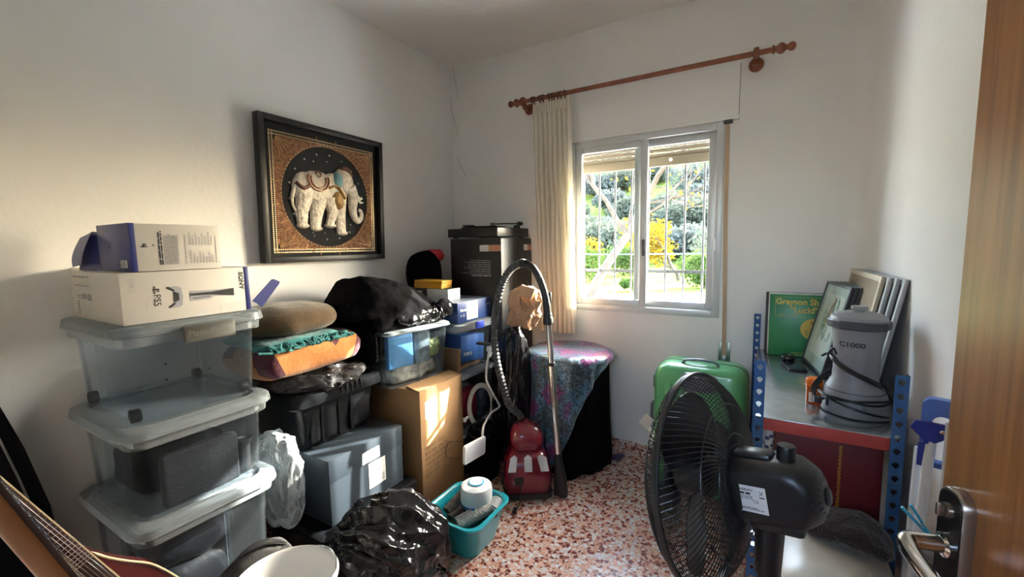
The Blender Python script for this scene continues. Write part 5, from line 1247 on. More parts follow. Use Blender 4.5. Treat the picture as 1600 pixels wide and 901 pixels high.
# framed pictures leaning on the right wall
GFm = 'picture frames leaning on the right wall'
M_darkframe = mat('charcoal_frame', (.035, .036, .04), .4)
M_glassy = mat('pale_green_print', (.42, .55, .49), .18, var=.22, vscale=9)
def leaner(x0, y0, x1, y1, w, h_, lean, th, fm, fw_, label, group, inner=None, cat='picture frame', name='picture_frame'):
    """bottom edge runs from (x0,y0) at the back towards the camera; face looks into the room (-x)"""
    d = V((x1-x0, y1-y0, 0)).normalized(); nr = V((d.y, -d.x, 0)); nr = nr if nr.x < 0 else -nr
    up_ = (V((0, 0, 1))*cos(lean)-nr*sin(lean)); out = d.cross(up_); out = out if out.x < 0 else -out
    M = Matrix(((d.x, up_.x, out.x, x0), (d.y, up_.y, out.y, y0), (d.z, up_.z, out.z, ZS+.001), (0, 0, 0, 1)))
    t = Thing(name, label, cat, (x0, (y0+y1)/2, ZS), group=group); bl = th*sin(lean)
    b = BM()
    for u0, u1, v0, v1 in ((0, fw_, 0, h_), (w-fw_, w, 0, h_), (fw_, w-fw_, 0, fw_), (fw_, w-fw_, h_-fw_, h_)): box(b, u0, u1, v0+bl, v1+bl, -th, 0, .0012, M=M)
    t.add('frame', b, fm)
    b = BM(); box(b, fw_*.7, w-fw_*.7, fw_*.7+bl, h_-fw_*.7+bl, -th*.8, -th*.35, M=M); pn = t.add('picture', b, inner or mat('backing_board', (.30, .24, .17), .8) if 'backing_board' not in bpy.data.materials or inner else bpy.data.materials['backing_board'])
    return t, M @ Matrix.Translation((0, bl, 0)), pn
L0 = radians(13)
for k in range(5):
    lb = ['black-edged framed print under glass showing a pale green drawing, foremost on the shelf', 'second thin black-edged frame from the front, behind the green drawing', 'third thin black-edged frame from the front, middle of the black-edged stack', 'fourth thin black-edged frame from the front of the stack', 'rearmost thin black-edged frame, next to the beige frames'][k]
    tt, Mf, pn = leaner(2.258+.0155*k, -.175, 2.300+.0155*k, -.47, .325, .395, L0, .0140, M_darkframe, .012, lb, GFm, inner=M_glassy if k == 0 else None)
    if k == 0:
        b = BM(); rect(b, Mf, .05, .06, .285, .345, -.0045); tt.add('passe_partout', b, mat('pale_mat', (.62, .70, .64), .2), parent=pn, flatprint=True)
        b = BM(); rnd = random.Random(8)
        for q in range(16):
            c = V((.175+rnd.uniform(-.05, .05), .15+q*.011)); r_0 = rnd.uniform(.02, .045); a0 = rnd.uniform(0, 6)
            tube(b, [Mf @ V((c.x+r_0*cos(a0+j*.35)*.8, c.y+r_0*sin(a0+j*.35)*1.3, -.0038)) for j in range(9)], .0013, 4)
        tt.add('drawing_lines', b, mat('green_ink', (.10, .26, .18), .4), parent=pn)
        b = BM()
        for q in range(4): poly(b, Mf, [(.13+.012*q, .20+.03*q), (.15+.012*q, .19+.03*q), (.165+.012*q, .23+.03*q), (.14+.012*q, .25+.03*q)], -.0040+.0001*q)
        tt.add('drawing_wash', b, mat('brown_wash', (.32, .22, .12), .4), parent=pn, flatprint=True)
M_beigefr = mat('beige_wood_frame', (.50, .43, .31), .5, var=.1, vscale=20)
M_greyedge = mat('silver_frame', (.36, .36, .37), .4)
for k in range(4):
    lb = ['beige wooden picture frame, first of the tall frames behind the black-edged stack', 'tall silver-edged frame directly behind the beige one', 'third of the tall frames, silver-edged, nearer the wall', 'dark-backed tall silver frame touching the right wall'][k]
    leaner(2.358+.0128*k, -.17-.035*k, 2.362+.0128*k, -.735-.02*k, .565, .455, radians(9.5), .0122, M_beigefr if k == 0 else M_greyedge, .02, lb, GFm)

# black mouse and phone, orange jar, filter pump
t = Thing('phone', 'black mobile phone lying flat on the metal shelf below the green record sleeve', 'phone', (2.222, -.36, ZS))
b = BM(); Mp = Matrix.Translation((2.219, -.352, ZS)) @ Matrix.Rotation(radians(10), 4, 'Z'); loft(b, [(rrect(-.036, .036, -.078, .078, .010), .001), (rrect(-.0375, .0375, -.0795, .0795, .011), .003), (rrect(-.0375, .0375, -.0795, .0795, .011), .007), (rrect(-.036, .036, -.078, .078, .010), .009)], M=Mp); t.add('case', b, M_black)
b = BM(); loft(b, [(rrect(-.034, .034, -.076, .076, .009), .0091), (rrect(-.034, .034, -.076, .076, .009), .0096)], M=Mp); t.add('screen', b, mat('phone_glass', (.02, .022, .024), .08))
b = BM()
blob(b, (2.198, -.243, ZS+.018), (.031, .040, .018), .0, 5, 4, .8, ZS+.0005, 3)
t = Thing('computer_mouse', 'shiny black computer mouse beside the phone on the metal shelf', 'mouse', (2.198, -.243, ZS)); t.add('shell', b, mat('gloss_black', (.01, .01, .011), .12, coat=.4), smooth=60)
b = BM(); lathe(b, [(.005, -.003), (.006, 0), (.005, .003)], (2.205, -.262, ZS+.033), 12, axis='x'); t.add('wheel', b, M_greyink)
M_orange = mat('orange_plastic', (.75, .16, .01), .3)
M_orclear = clear_plastic('orange_clear_plastic', (.75, .20, .03), .45, .2, tint=(1.0, .45, .15))
t = Thing('pill_jar', 'orange plastic jar with orange cap on the metal shelf beside the grey pump', 'jar', (2.253, -.835, ZS))
b = BM(); lathe(b, [(.0235, ZS+.0005), (.025, ZS+.003), (.025, ZS+.058), (.022, ZS+.062), (.022, ZS+.066)], (2.253, -.835, 0), 28); t.add('body', b, M_orclear)
b = BM(); lathe(b, [(.0265, ZS+.060), (.027, ZS+.063), (.027, ZS+.084), (.024, ZS+.089), (.008, ZS+.0905)], (2.253, -.835, 0), 28); t.add('cap', b, M_orange)
b = BM()
def wrap(bm, fn):                                    # bend flat print around an upright body: fn(u, v) -> point
    for v in bm.verts: v.co = fn(v.co.x, v.co.y, v.co.z)
I4 = Matrix.Identity(4)
jc = V((2.253, -.835, ZS))
def jarf(u, v, w): a = radians(-105)+u/.0255; return jc+V((.0255*cos(a), .0255*sin(a), v))
rect(b, I4, -.012, .006, -.002, .042); rect(b, I4, -.0015, .006, .016, .034); scrib(b, I4, .0, .036, .016, .046, 2, seed=61)
wrap(b, jarf); t.add('label_print', b, mat('white_ink', (.72, .68, .62), .5), flatprint=True)
b = BM(); text_bm(b, I4, 'III', .012, -.0005, .014, .0004, bold=.0005); wrap(b, lambda u, v, w: jarf(u, v, w)+V((cos(radians(-105)+u/.0255), sin(radians(-105)+u/.0255), 0))*.0004); t.add('label_lettering', b, M_ink, flatprint=True)

M_pump = mat('pump_grey', (.24, .245, .255), .45)
M_pumpdark = mat('pump_dark', (.05, .055, .065), .4)
pc = V((2.358, -.885, ZS))
t = Thing('filter_pump', 'grey pool filter pump wound with black cable on the metal shelf', 'pump', tuple(pc))
b = BM(); prof = [(.084, .001), (.091, .006), (.091, .030), (.0885, .055), (.080, .085), (.070, .105), (.063, .12), (.0615, .16), (.063, .20), (.067, .25), (.071, .29), (.072, .305)]
rs = []
for r_0, h_ in prof:
    fl = max(0, 1-h_/.11)
    rs.append(ring(b, [pc+V((r_0*cos(a)*(1+.05*fl)+.006*fl, r_0*sin(a)*(1-.05*fl), h_)) for a in [2*pi*k/44 for k in range(44)]]))
skin(b, rs); t.add('body', b, M_pump, smooth=50)
b = BM(); lathe(b, [(.0845, .0835), (.0835, .086), (.081, .0855)], pc, 40, cap0=False, cap1=False); t.add('seam', b, M_pumpdark)
b = BM(); prof = []; rs = []
for r_0, h_ in ((.078, .292), (.083, .296), (.083, .316), (.079, .320)):
    rs.append(ring(b, [pc+V(((r_0+(.003 if (k//2) % 4 == 0 else 0))*cos(2*pi*k/64), (r_0+(.003 if (k//2) % 4 == 0 else 0))*sin(2*pi*k/64), h_)) for k in range(64)]))
skin(b, rs); t.add('locking_collar', b, M_pumpdark)
b = BM(); lathe(b, [(.077, .320), (.074, .330), (.060, .340), (.040, .345), (.012, .346)], pc, 40); t.add('lid', b, M_pump)
b = BM(); lathe(b, [(.014, .345), (.014, .352), (.022, .353)]+[(.0225, .354), (.0225, .362), (.020, .364)], pc, 20); t.add('bleed_knob', b, mat('knob_grey', (.30, .31, .32), .3))
def pumpr(v):
    for (r0_, h0), (r1_, h1) in zip(PRF, PRF[1:]):
        if h0 <= v <= h1: return r0_+(r1_-r0_)*(v-h0)/(h1-h0)
    return .07
PRF = [(.091, .006), (.091, .030), (.0885, .055), (.080, .085), (.070, .105), (.063, .12), (.0615, .16), (.063, .20), (.067, .25), (.071, .29)]
def pf(a0, off=.0008):
    def f(u, v, w): r_0 = pumpr(v)+off+w; a = a0+u/.066; return pc+V((r_0*cos(a), r_0*sin(a), v))
    return f
A0 = radians(-111)
b = BM(); text_bm(b, I4, 'C1000', .022, -.036, .235, 0, bold=.0011, sx=1.2); wrap(b, pf(A0)); t.add('lettering', b, M_pumpdark, flatprint=True)
b = BM(); rect(b, I4, -.036, .230, .042, .2315); scrib(b, I4, -.034, .150, .004, .222, 12, .45, seed=71); scrib(b, I4, .012, .150, .04, .222, 12, .4, seed=72)
wrap(b, pf(A0)); 
b2 = BM()
for k in range(6): scrib(b2, I4, -.018, .158+k*.0145, .018, .1605+k*.0145, 1, .9, seed=80+k, ragged=.2); scrib(b2, I4, -.016, .162+k*.0145, .012, .169+k*.0145, 2, .5, seed=90+k)
wrap(b2, pf(radians(-52))); t.add('small_print', b, M_greyink, flatprint=True); t.add('warning_print', b2, M_greyink, flatprint=True)
b = BM(); barcode(b, I4, -.036, .118, .006, .148, w=0); wrap(b, pf(A0)); t.add('stripe_print', b, M_greyink, flatprint=True)
b = BM(); rect(b, I4, -.014, .030, .022, .060, .0); wrap(b, pf(radians(-72))); t.add('rating_plate', b, mat('plate_grey', (.20, .21, .21), .5), flatprint=True)
b = BM(); box(b, -.005, .005, -.004, .004, -.014, .014, .003, M=Matrix.Translation(pc+V((-.078, -.052, .042)))); t.add('inlet', b, M_black)
def wind(a0, a1, h0, h1, off, wob=0, n=26):
    return [pc+V(((pumpr(h0+(h1-h0)*k/n)+off)*cos(radians(a0+(a1-a0)*k/n)), (pumpr(h0+(h1-h0)*k/n)+off)*sin(radians(a0+(a1-a0)*k/n)), h0+(h1-h0)*k/n+wob*sin(k*.5))) for k in range(n+1)]
b = BM()
for a in ((-190, -10, .205, .105, .006, .0), (-185, -5, .197, .096, .007, .001), (-178, 0, .189, .088, .007, 0), (-200, 20, .060, .070, .008, .003), (-200, 20, .066, .058, .012, -.003), (-150, -30, .060, .014, .006, .0), (20, 170, .105, .20, .006, 0), (20, 160, .07, .06, .008, 0)):
    tube(b, wind(*a), .0038, 7)
for k in range(3): tube(b, catmull([pc+V((-.072, -.035-.005*k, .13+.012*k)), pc+V((-.095-.006*k, -.05, .115)), pc+V((-.112-.005*k, -.052, .075)), pc+V((-.104, -.058, .045+.004*k)), pc+V((-.085, -.062, .055))], 6), .0038, 7)
tube(b, catmull([pc+V((-.085, -.05, .20)), pc+V((-.070, -.052, .225)), pc+V((-.06, -.05, .205))], 5), .0038, 7); tube(b, catmull([pc+V((-.10, -.048, .195)), pc+V((-.078, -.04, .205)), pc+V((-.06, -.05, .19))], 5), .0038, 7)
t.add('cable', b, M_black)
b = BM(); box(b, -.012, .012, -.009, .009, -.012, .012, .003, M=Matrix.Translation(pc+V((-.105, -.062, .048)))); t.add('plug', b, M_black)

# maroon case and patterned roll on the lower shelf
M_mar = mat('maroon_leatherette', (.115, .012, .018), .35, bump=.1, bscale=200, var=.08)
t = Thing('album_box', 'large maroon leatherette box with a gilt stripe under the metal shelf', 'box', (2.285, -.85, .3005))
b = BM(); box(b, 2.132, 2.416, -1.040, -.72, .301, .716, .006, 2); t.add('box_body', b, M_mar)
b = BM(); Mx = face((2.303, -1.0404, .30), (1, 0, 0), (0, 0, 1)); rnd = random.Random(5)
tube(b, [Mx @ V((.006+.0015*sin(k*1.1), .03+k*.0065, 0)) for k in range(58)], .0012, 4)
for k in range(58): box(b, -.0035+rnd.uniform(-.001, .001), .0035, -.0022, .0022, 0, .0012, M=Mx @ Matrix.Translation((.006+.002*(k % 2), .03+k*.0065, 0)))
t.add('gilt_stripe', b, mat('gilt', (.42, .24, .05), .4, metal=.4))
t = Thing('paper_roll', 'roll of white paper with dark blue floral print beside the maroon box', 'roll', (2.113, -.98, .3005))
def floral():
    def f(N, L, mp, b):
        v = N.new('ShaderNodeTexVoronoi'); v.inputs['Scale'].default_value = 55; n = N.new('ShaderNodeTexNoise'); n.inputs['Scale'].default_value = 40
        ad = N.new('ShaderNodeMixRGB'); ad.blend_type = 'ADD'; ad.inputs[0].default_value = .02; L.new(mp.outputs[0], n.inputs['Vector']); L.new(mp.outputs[0], ad.inputs[1]); L.new(n.outputs['Color'], ad.inputs[2]); L.new(ad.outputs[0], v.inputs['Vector'])
        r = ramp(N, [(0, (.04, .05, .14)), (.42, (.05, .06, .16)), (.48, (.62, .60, .60))]); L.new(v.outputs['Distance'], r.inputs[0]); L.new(r.outputs[0], b.inputs['Base Color'])
    return mat_nodes('floral_paper', .5, f)
b = BM(); lathe(b, [(.0145, .301), (.0155, .303), (.0155, .718), (.0145, .7185), (.010, .7185), (.010, .303)], (2.1145, -1.035, 0), 20); t.add('roll_body', b, floral())

# ------------------------------------------------------------------ cream bin with lid, black woolly on it
M_cream = mat('cream_plastic', (.56, .52, .43), .3)
t = Thing('pedal_bin', 'cream plastic bin with a rounded lid in front of the shelving', 'bin', (2.265, -1.29, 0))
bx0, bx1, by0, by1 = 2.128, 2.398, -1.52, -1.088
def br(o, r=.115): return rrect(bx0+o, bx1-o, by0+o, by1-o, max(.03, r-o*.5), 8)
b = BM(); loft(b, [(br(.035), .001), (br(.028), .012), (br(.008), .42), (br(.004), .44)]); t.add('bucket', b, M_cream, smooth=50)
b = BM(); loft(b, [(br(.006), .438), (br(-.004), .446), (br(-.006), .462), (br(.000), .474), (br(.012), .484), (br(.018), .480), (br(.026), .487), (br(.060), .506), (br(.095), .515), (br(.12), .517)]); t.add('lid', b, M_cream, smooth=50)
b = BM(); box(b, 2.16, 2.195, -1.50, -1.44, .470, .492, .008, 2); t.add('lid_catch', b, M_cream)
b = BM()
blob(b, (0, 0, .034), (.105, .078, .036), .014, 9, 6, .9, -.004, 41)
for v in b.verts:
    v.co.y += -.008*sin(v.co.x*14); v.co.z += .012*max(0, sin(v.co.x*22+1))
bmesh.ops.transform(b, matrix=Matrix.Translation((2.300, -1.255, .513)) @ Matrix.Rotation(radians(-22), 4, 'Z'), verts=b.verts[:])
t = Thing('woolly_hat', 'dark brown-black woolly hat lying on the cream bin lid', 'hat', (2.30, -1.24, .515))
t.add('body', b, cloth('brown_black_fleece', (.020, .015, .014), .2, 20, .7, 140), smooth=70)
b = BM(); box(b, -.0015, .0015, -.006, .006, -.010, .010, M=Matrix.Translation((2.345, -1.318, .545)) @ Matrix.Rotation(radians(-25), 4, 'Z')); t.add('sewn_tag', b, M_greyink)

# ------------------------------------------------------------------ folded drying rack
M_airer = mat('airer_blue', (.10, .20, .60), .35)
M_airerdark = mat('airer_dark_blue', (.02, .035, .28), .35)
M_tubew = mat('white_tube', (.74, .74, .76), .3)
t = Thing('drying_rack', 'folded drying rack with blue end bracket and white tubes, between bin and door', 'drying rack', (2.445, -1.30, 0))
AM = face((2.424, -1.30, .80), (.965, -.26, 0), (0, 0, 1))
outer = rrect(0, .075, 0, .168, .020, 6); inner = rrect(.019, .056, .012, .128, .018, 6)
b = BM(); a0 = ring(b, [AM @ V((u, v, .012)) for u, v in outer]); a1 = ring(b, [AM @ V((u, v, .012)) for u, v in inner]); a2 = ring(b, [AM @ V((u, v, -.012)) for u, v in inner]); a3 = ring(b, [AM @ V((u, v, -.012)) for u, v in outer])
skin(b, [a0, a1, a2, a3, a0], True, False, False); t.add('end_bracket', b, M_airer)
b = BM(); prism(b, [(-.018, .092), (-.010, .110), (.02, .112), (.056, .112), (.052, .085), (.030, .066), (.012, .058), (.0, .074)], AM @ Matrix.Translation((0, 0, .013)), .010); t.add('hinge_piece', b, M_airerdark)
b = BM(); lathe(b, [(.005, .023), (.005, .026), (.003, .028)], (.038, .095, 0), 12, M=AM); t.add('rivet', b, M_chrome)
b = BM(); prism(b, [(-.002, .0), (.020, .0), (.020, .055), (.010, .062), (-.002, .055)], AM @ Matrix.Translation((0, 0, .0125)), .006); t.add('grip', b, M_airerdark)
def atube(p0, p1, r, nm='leg'):
    b = BM(); cyl(b, p0, p1, r, seg=12); t.add(nm, b, M_tubew)
atube((2.440, -1.318, .865), (2.398, -1.345, .003), .0105); atube((2.430, -1.28, .83), (2.42, -1.265, .003), .009); atube((2.462, -1.335, .92), (2.452, -1.36, .003), .0045, 'wire'); atube((2.474, -1.338, .82), (2.466, -1.372, .003), .008)
t = Thing('clothes_peg', 'light blue plastic clothes peg clipped to the drying rack', 'clothes peg', (2.42, -1.375, .70))
M_peg = mat('peg_blue', (.03, .38, .62), .35)
PMx = face((2.385, -1.372, .712), V((.055, -.012, -.055)), V((.5, 0, .6)))
b = BM(); box(b, 0, .082, -.005, .001, -.005, .005, .0015, M=PMx); t.add('jaw', b, M_peg)
b = BM(); box(b, 0, .078, .002, .008, -.005, .005, .0015, M=PMx @ Matrix.Translation((.002, .012, 0)) @ Matrix.Rotation(radians(-14), 4, 'Z')); t.add('jaw', b, M_peg)
b = BM(); tube(b, [PMx @ V((.045+.006*cos(k*.7), .003+.005*sin(k*.7), .006)) for k in range(18)], .0009, 5); t.add('spring', b, M_chrome)

# ------------------------------------------------------------------ pedestal fan
FC = V((1.990, -1.784, .889)); tilt = radians(11); fy = radians(75)
ax = V((sin(fy)*cos(tilt), -cos(fy)*cos(tilt), sin(tilt))); sd = V((cos(fy), sin(fy), 0)); vu = ax.cross(sd); vu = vu if vu.z > 0 else -vu
FMt = Matrix(((sd.x, vu.x, ax.x, FC.x), (sd.y, vu.y, ax.y, FC.y), (sd.z, vu.z, ax.z, FC.z), (0, 0, 0, 1)))   # w points from the blades to the motor
t = Thing('pedestal_fan', 'black pedestal fan with wire guard, seen from behind its motor, in the foreground', 'fan', (2.09, -1.81, 0))
Rf = .197
def cage(sign, depth, hub, n, sl_):
    b = BM()
    for k in range(n):
        a0 = 2*pi*k/n; P = []
        for j in range(13):
            q = j/12; rr = hub+(Rf-hub)*q; zz = depth*(1-q**3.2)**.8 if q < 1 else 0; a = a0+sl_*q
            P.append(FMt @ V((rr*cos(a), rr*sin(a), sign*(zz+.004))))
        tube(b, P, .00105, 4)
    for rr, zz in ((.085, None), (.14, None)):
        q = (rr-hub)/(Rf-hub); zz = depth*(1-q**3.2)**.8+.004
        tube(b, [FMt @ V((rr*cos(a), rr*sin(a), sign*zz)) for a in [2*pi*k/72 for k in range(72)]], .0013, 5, closed=True)
    return b
M_wire = mat('black_wire', (.014, .014, .015), .35)
t.add('front_guard', cage(-1, .056, .040, 100, .5), M_wire, smooth=0); t.add('rear_guard', cage(1, .058, .050, 100, .5), M_wire, smooth=0)
b = BM(); ringp = [FMt @ V((Rf*cos(a), Rf*sin(a), 0)) for a in [2*pi*k/80 for k in range(80)]]; rs = []
for k in range(80):
    a = 2*pi*k/80; rs.append(ring(b, [FMt @ V(((Rf+o)*cos(a), (Rf+o)*sin(a), w_)) for o, w_ in ((-.002, -.006), (.003, -.006), (.0045, 0), (.003, .006), (-.002, .006))]))
skin(b, rs+[rs[0]], True, False, False); t.add('rim', b, M_black)
b = BM(); lathe(b, [(.042, -.056), (.045, -.060), (.040, -.066), (.010, -.068)], (0, 0, 0), 28, M=FMt); t.add('front_badge', b, M_black)
b = BM(); lathe(b, [(.034, -.052), (.042, -.045), (.042, .012), (.03, .018)], (0, 0, 0), 24, M=FMt); t.add('hub', b, M_black)
for k in range(3):
    b = BM(); a0 = 2*pi*k/3-pi/2-.85; fr_, bk_ = [], []
    for j in range(9):
        rr = .036+(.178-.036)*j/8; wd = radians(38)+radians(22)*sin(pi*min(1, j/7.0)); rowf, rowb = [], []
        for i in range(9):
            u = i/8-.5; a = a0+u*wd*1.7*(1-.12*(j/8))+.25*j/8; z = -.004-u*.040*(1-.25*j/8)
            rr2 = rr-(.022*abs(2*u)**3 if j == 8 else .010*abs(2*u)**3*(j/8))
            rowf.append(b.verts.new(FMt @ V((rr2*cos(a), rr2*sin(a), z)))); rowb.append(b.verts.new(FMt @ V((rr2*cos(a), rr2*sin(a), z+.0025))))
        fr_.append(rowf); bk_.append(rowb)
    for A, fl in ((fr_, 0), (bk_, 1)):
        for j in range(8):
            for i in range(8):
                q = (A[j][i], A[j][i+1], A[j+1][i+1], A[j+1][i]); b.faces.new(q if fl else tuple(reversed(q)))
    loop_f = fr_[0]+[r_[8] for r_ in fr_[1:8]]+list(reversed(fr_[8]))+[r_[0] for r_ in reversed(fr_[1:8])]
    loop_b = bk_[0]+[r_[8] for r_ in bk_[1:8]]+list(reversed(bk_[8]))+[r_[0] for r_ in reversed(bk_[1:8])]
    for i in range(len(loop_f)):
        j = (i+1) % len(loop_f); b.faces.new((loop_f[i], loop_f[j], loop_b[j], loop_b[i]))
    t.add('blade', b, M_black, smooth=50)
# motor housing
b = BM()
def sq(hx, hy, r): return rrect(-hx, hx, -hy, hy, r, 6)
loft(b, [(sq(.050, .050, .048), .058), (sq(.053, .056, .048), .064), (sq(.052, .055, .03), .075), (sq(.050, .056, .026), .10), (sq(.049, .056, .026), .150), (sq(.049, .054, .03), .168), (sq(.047, .050, .042), .180), (sq(.040, .042, .038), .192), (sq(.026, .028, .025), .199), (sq(.010, .010, .009), .201)], M=FMt); mo = t.add('motor_housing', b, M_black, smooth=40)
b = BM(); lathe(b, [(.046, .056), (.066, .060), (.066, .066), (.05, .070)], (0, 0, 0), 32, M=FMt); t.add('guard_collar', b, M_black)
b = BM()
for k in range(18):
    a = 2*pi*k/18
    for rr, z0 in ((.030, .1945), (.041, .185)): box(b, -.0055, .0055, -.0022, .0022, -.002, .0035, .001, M=FMt @ Matrix.Rotation(a, 4, 'Z') @ Matrix.Translation((rr, 0, z0)) @ Matrix.Rotation(radians(30), 4, 'Y'))
t.add('vent_rib', b, M_black, parent=mo)
b = BM(); lathe(b, [(.013, .196), (.015, .203), (.011, .206), (.004, .2065)], (0, 0, 0), 20, M=FMt); t.add('end_cap', b, M_black, parent=mo)
b = BM(); Kp = FMt @ V((0, .060, .150)); KM_ = Matrix.Translation(Kp) @ Matrix.Rotation(0, 4, 'Z')
lathe(b, [(.013, -.012), (.0145, -.010), (.0145, .016), (.013, .019), (.004, .0195)], tuple(Kp), 22); lathe(b, [(.008, .019), (.007, .0185)], tuple(Kp), 12, cap0=False); t.add('oscillation_knob', b, M_black, parent=mo)
b = BM(); box(b, -.020, .020, .050, .064, .066, .130, .008, 2, M=FMt); t.add('top_ridge', b, M_black, parent=mo)
side_sign = -1 if (FMt.to_3x3() @ V((-1, 0, 0))).dot(V((2.07, -2.67, 1.35))-FC) > 0 else 1
LBo = FMt @ V((side_sign*.0515, 0, .0)); LBm = face(FMt @ V((side_sign*.0512, -.032, .078)), FMt.to_3x3() @ V((0, 0, 1)), FMt.to_3x3() @ V((0, 1, 0)))
if (LBm.to_3x3() @ V((0, 0, 1))).dot(FMt.to_3x3() @ V((side_sign, 0, 0))) < 0: print('label flipped')
b = BM(); rect(b, LBm, .002, .004, .046, .050, .0002); lb_ = t.add('rating_label', b, M_label, parent=mo, label='white rating label', flatprint=True)
b = BM(); text_bm(b, LBm, 'HEBVIO', .0062, .004, .0405, .0005, bold=.0001); scrib(b, LBm, .004, .034, .024, .0385, 1, .8, .0005, seed=101); scrib(b, LBm, .004, .026, .026, .033, 3, .4, .0005, seed=102); text_bm(b, LBm, 'CE', .0075, .024, .021, .0005); scrib(b, LBm, .004, .008, .040, .013, 2, .5, .0005, seed=103)
tube(b, [LBm @ V(q) for q in ((.036, .036, .0006), (.042, .043, .0006))], .0004, 4); tube(b, [LBm @ V(q) for q in ((.042, .036, .0006), (.036, .043, .0006))], .0004, 4); rect(b, LBm, .035, .031, .043, .033, .0005)
t.add('label_print', b, M_ink, parent=mo, flatprint=True)
# neck, pole and base
NB = FMt @ V((0, -.055, .108))
b = BM(); box(b, -.028, .028, -.072, -.050, .078, .165, .008, 2, M=FMt); tube(b, [NB, NB+V((0, 0, -.03)), V((NB.x, NB.y, NB.z-.11))], [.020, .024, .021], 16); t.add('neck', b, M_black)
b = BM(); cyl(b, (NB.x, NB.y, NB.z-.10), (NB.x, NB.y, .50), .017, seg=18); cyl(b, (NB.x, NB.y, .52), (NB.x, NB.y, .03), .011, seg=16); t.add('pole', b, M_black)
b = BM(); lathe(b, [(.018, .49), (.024, .50), (.024, .53), (.019, .54)], (NB.x, NB.y, 0), 18); box(b, NB.x-.03, NB.x-.02, NB.y-.008, NB.y+.008, .505, .525, .003); t.add('height_collar', b, M_black)
b = BM(); box(b, NB.x-.035, NB.x+.035, NB.y-.045, NB.y-.012, .60, .715, .008, 2); t.add('control_box', b, M_black)
b = BM(); lathe(b, [(.19, .0), (.195, .004), (.19, .014), (.10, .026), (.03, .034), (.024, .06), (.016, .062)], (NB.x, NB.y, 0), 40); t.add('base', b, M_black)
b = BM(); tube(b, catmull([(NB.x+.03, NB.y-.02, .70), (NB.x+.062, NB.y-.035, .735), (NB.x+.085, NB.y-.04, .70), (NB.x+.08, NB.y-.04, .55), (NB.x+.06, NB.y-.03, .30), (NB.x+.09, NB.y-.05, .06), (NB.x+.15, NB.y-.08, .02)], 8), .0032, 7); t.add('power_cord', b, M_black)
# ------------------------------------------------------------------ garden behind the window
def leafmat(name, c0, c1, tr=.5):
    m, nt, N, L = _new(name)
    o = N.new('ShaderNodeOutputMaterial'); mx = N.new('ShaderNodeMixShader'); mx.inputs[0].default_value = tr
    d = N.new('ShaderNodeBsdfDiffuse'); t = N.new('ShaderNodeBsdfTranslucent')
    oi = N.new('ShaderNodeTexCoord'); n = N.new('ShaderNodeTexNoise'); n.inputs['Scale'].default_value = 3.5; n.inputs['Detail'].default_value = 3
    r = ramp(N, [(.35, c0), (.65, c1)]); L.new(oi.outputs['Object'], n.inputs['Vector']); L.new(n.outputs['Fac'], r.inputs[0])
    L.new(r.outputs[0], d.inputs[0]); L.new(r.outputs[0], t.inputs[0]); L.new(d.outputs[0], mx.inputs[1]); L.new(t.outputs[0], mx.inputs[2]); L.new(mx.outputs[0], o.inputs[0]); return m
M_grass = leafmat('lawn', (.10, .135, .03), (.16, .19, .055), .1)
M_leafy = leafmat('yellow_leaves', (.17, .105, .010), (.24, .16, .022))
M_leafg = leafmat('fresh_green_leaves', (.045, .085, .02), (.09, .12, .035))
M_leafo = leafmat('olive_leaves', (.075, .085, .058), (.125, .135, .10))
M_leafd = leafmat('grey_scrub_leaves', (.085, .092, .078), (.14, .148, .128))
M_bark = mat('pale_bark', (.065, .046, .032), .9, var=.3, vscale=6)
b = BM(); NX, NY = 30, 60
gx0, gx1 = -30, 16; grid = []
def hill_z(x, y):
    z = 0
    if y > 22: k = (y-22)/40; z = 15*k*k*(3-2*k) if k < 1 else 15
    return z+.25*noise.noise(V((x*.25, y*.25, 0)))*min(1, max(0, (y-8)/10))-.02
for j in range(NY+1):
    y = .26+70*(j/NY)**1.6; grid.append([b.verts.new((gx0+(gx1-gx0)*i/NX, y, hill_z(gx0+(gx1-gx0)*i/NX, y) if y > 1 else -.02)) for i in range(NX+1)])
for j in range(NY):
    for i in range(NX): b.faces.new((grid[j][i], grid[j][i+1], grid[j+1][i+1], grid[j+1][i]))
struct('ground', b, M_grass, 60)
b = BM(); box(b, -7, 8, .26, 5.2, -.2, .005); struct('bounce_slab', b, mat('pale_bounce', (.66, .64, .61), .9, var=.06, vscale=3))  # unseen pale slab, added to bounce sunlight up into the room
def leaves(bm, centers, n, size, rnd, flat=1.0):
    for c, r in centers:
        for _ in range(int(n*r*r)):
            d = V((rnd.gauss(0, 1), rnd.gauss(0, 1), rnd.gauss(0, 1))).normalized(); q = V(c)+V((d.x*r, d.y*r, d.z*r*flat))*rnd.uniform(.55, 1.05)
            u = V((rnd.gauss(0, 1), rnd.gauss(0, 1), rnd.gauss(0, 1))).normalized(); v = u.orthogonal().normalized(); s = size*rnd.uniform(.6, 1.3)
            bm.faces.new([bm.verts.new(q+u*s), bm.verts.new(q+v*s*.55), bm.verts.new(q-u*s), bm.verts.new(q-v*s*.55)])
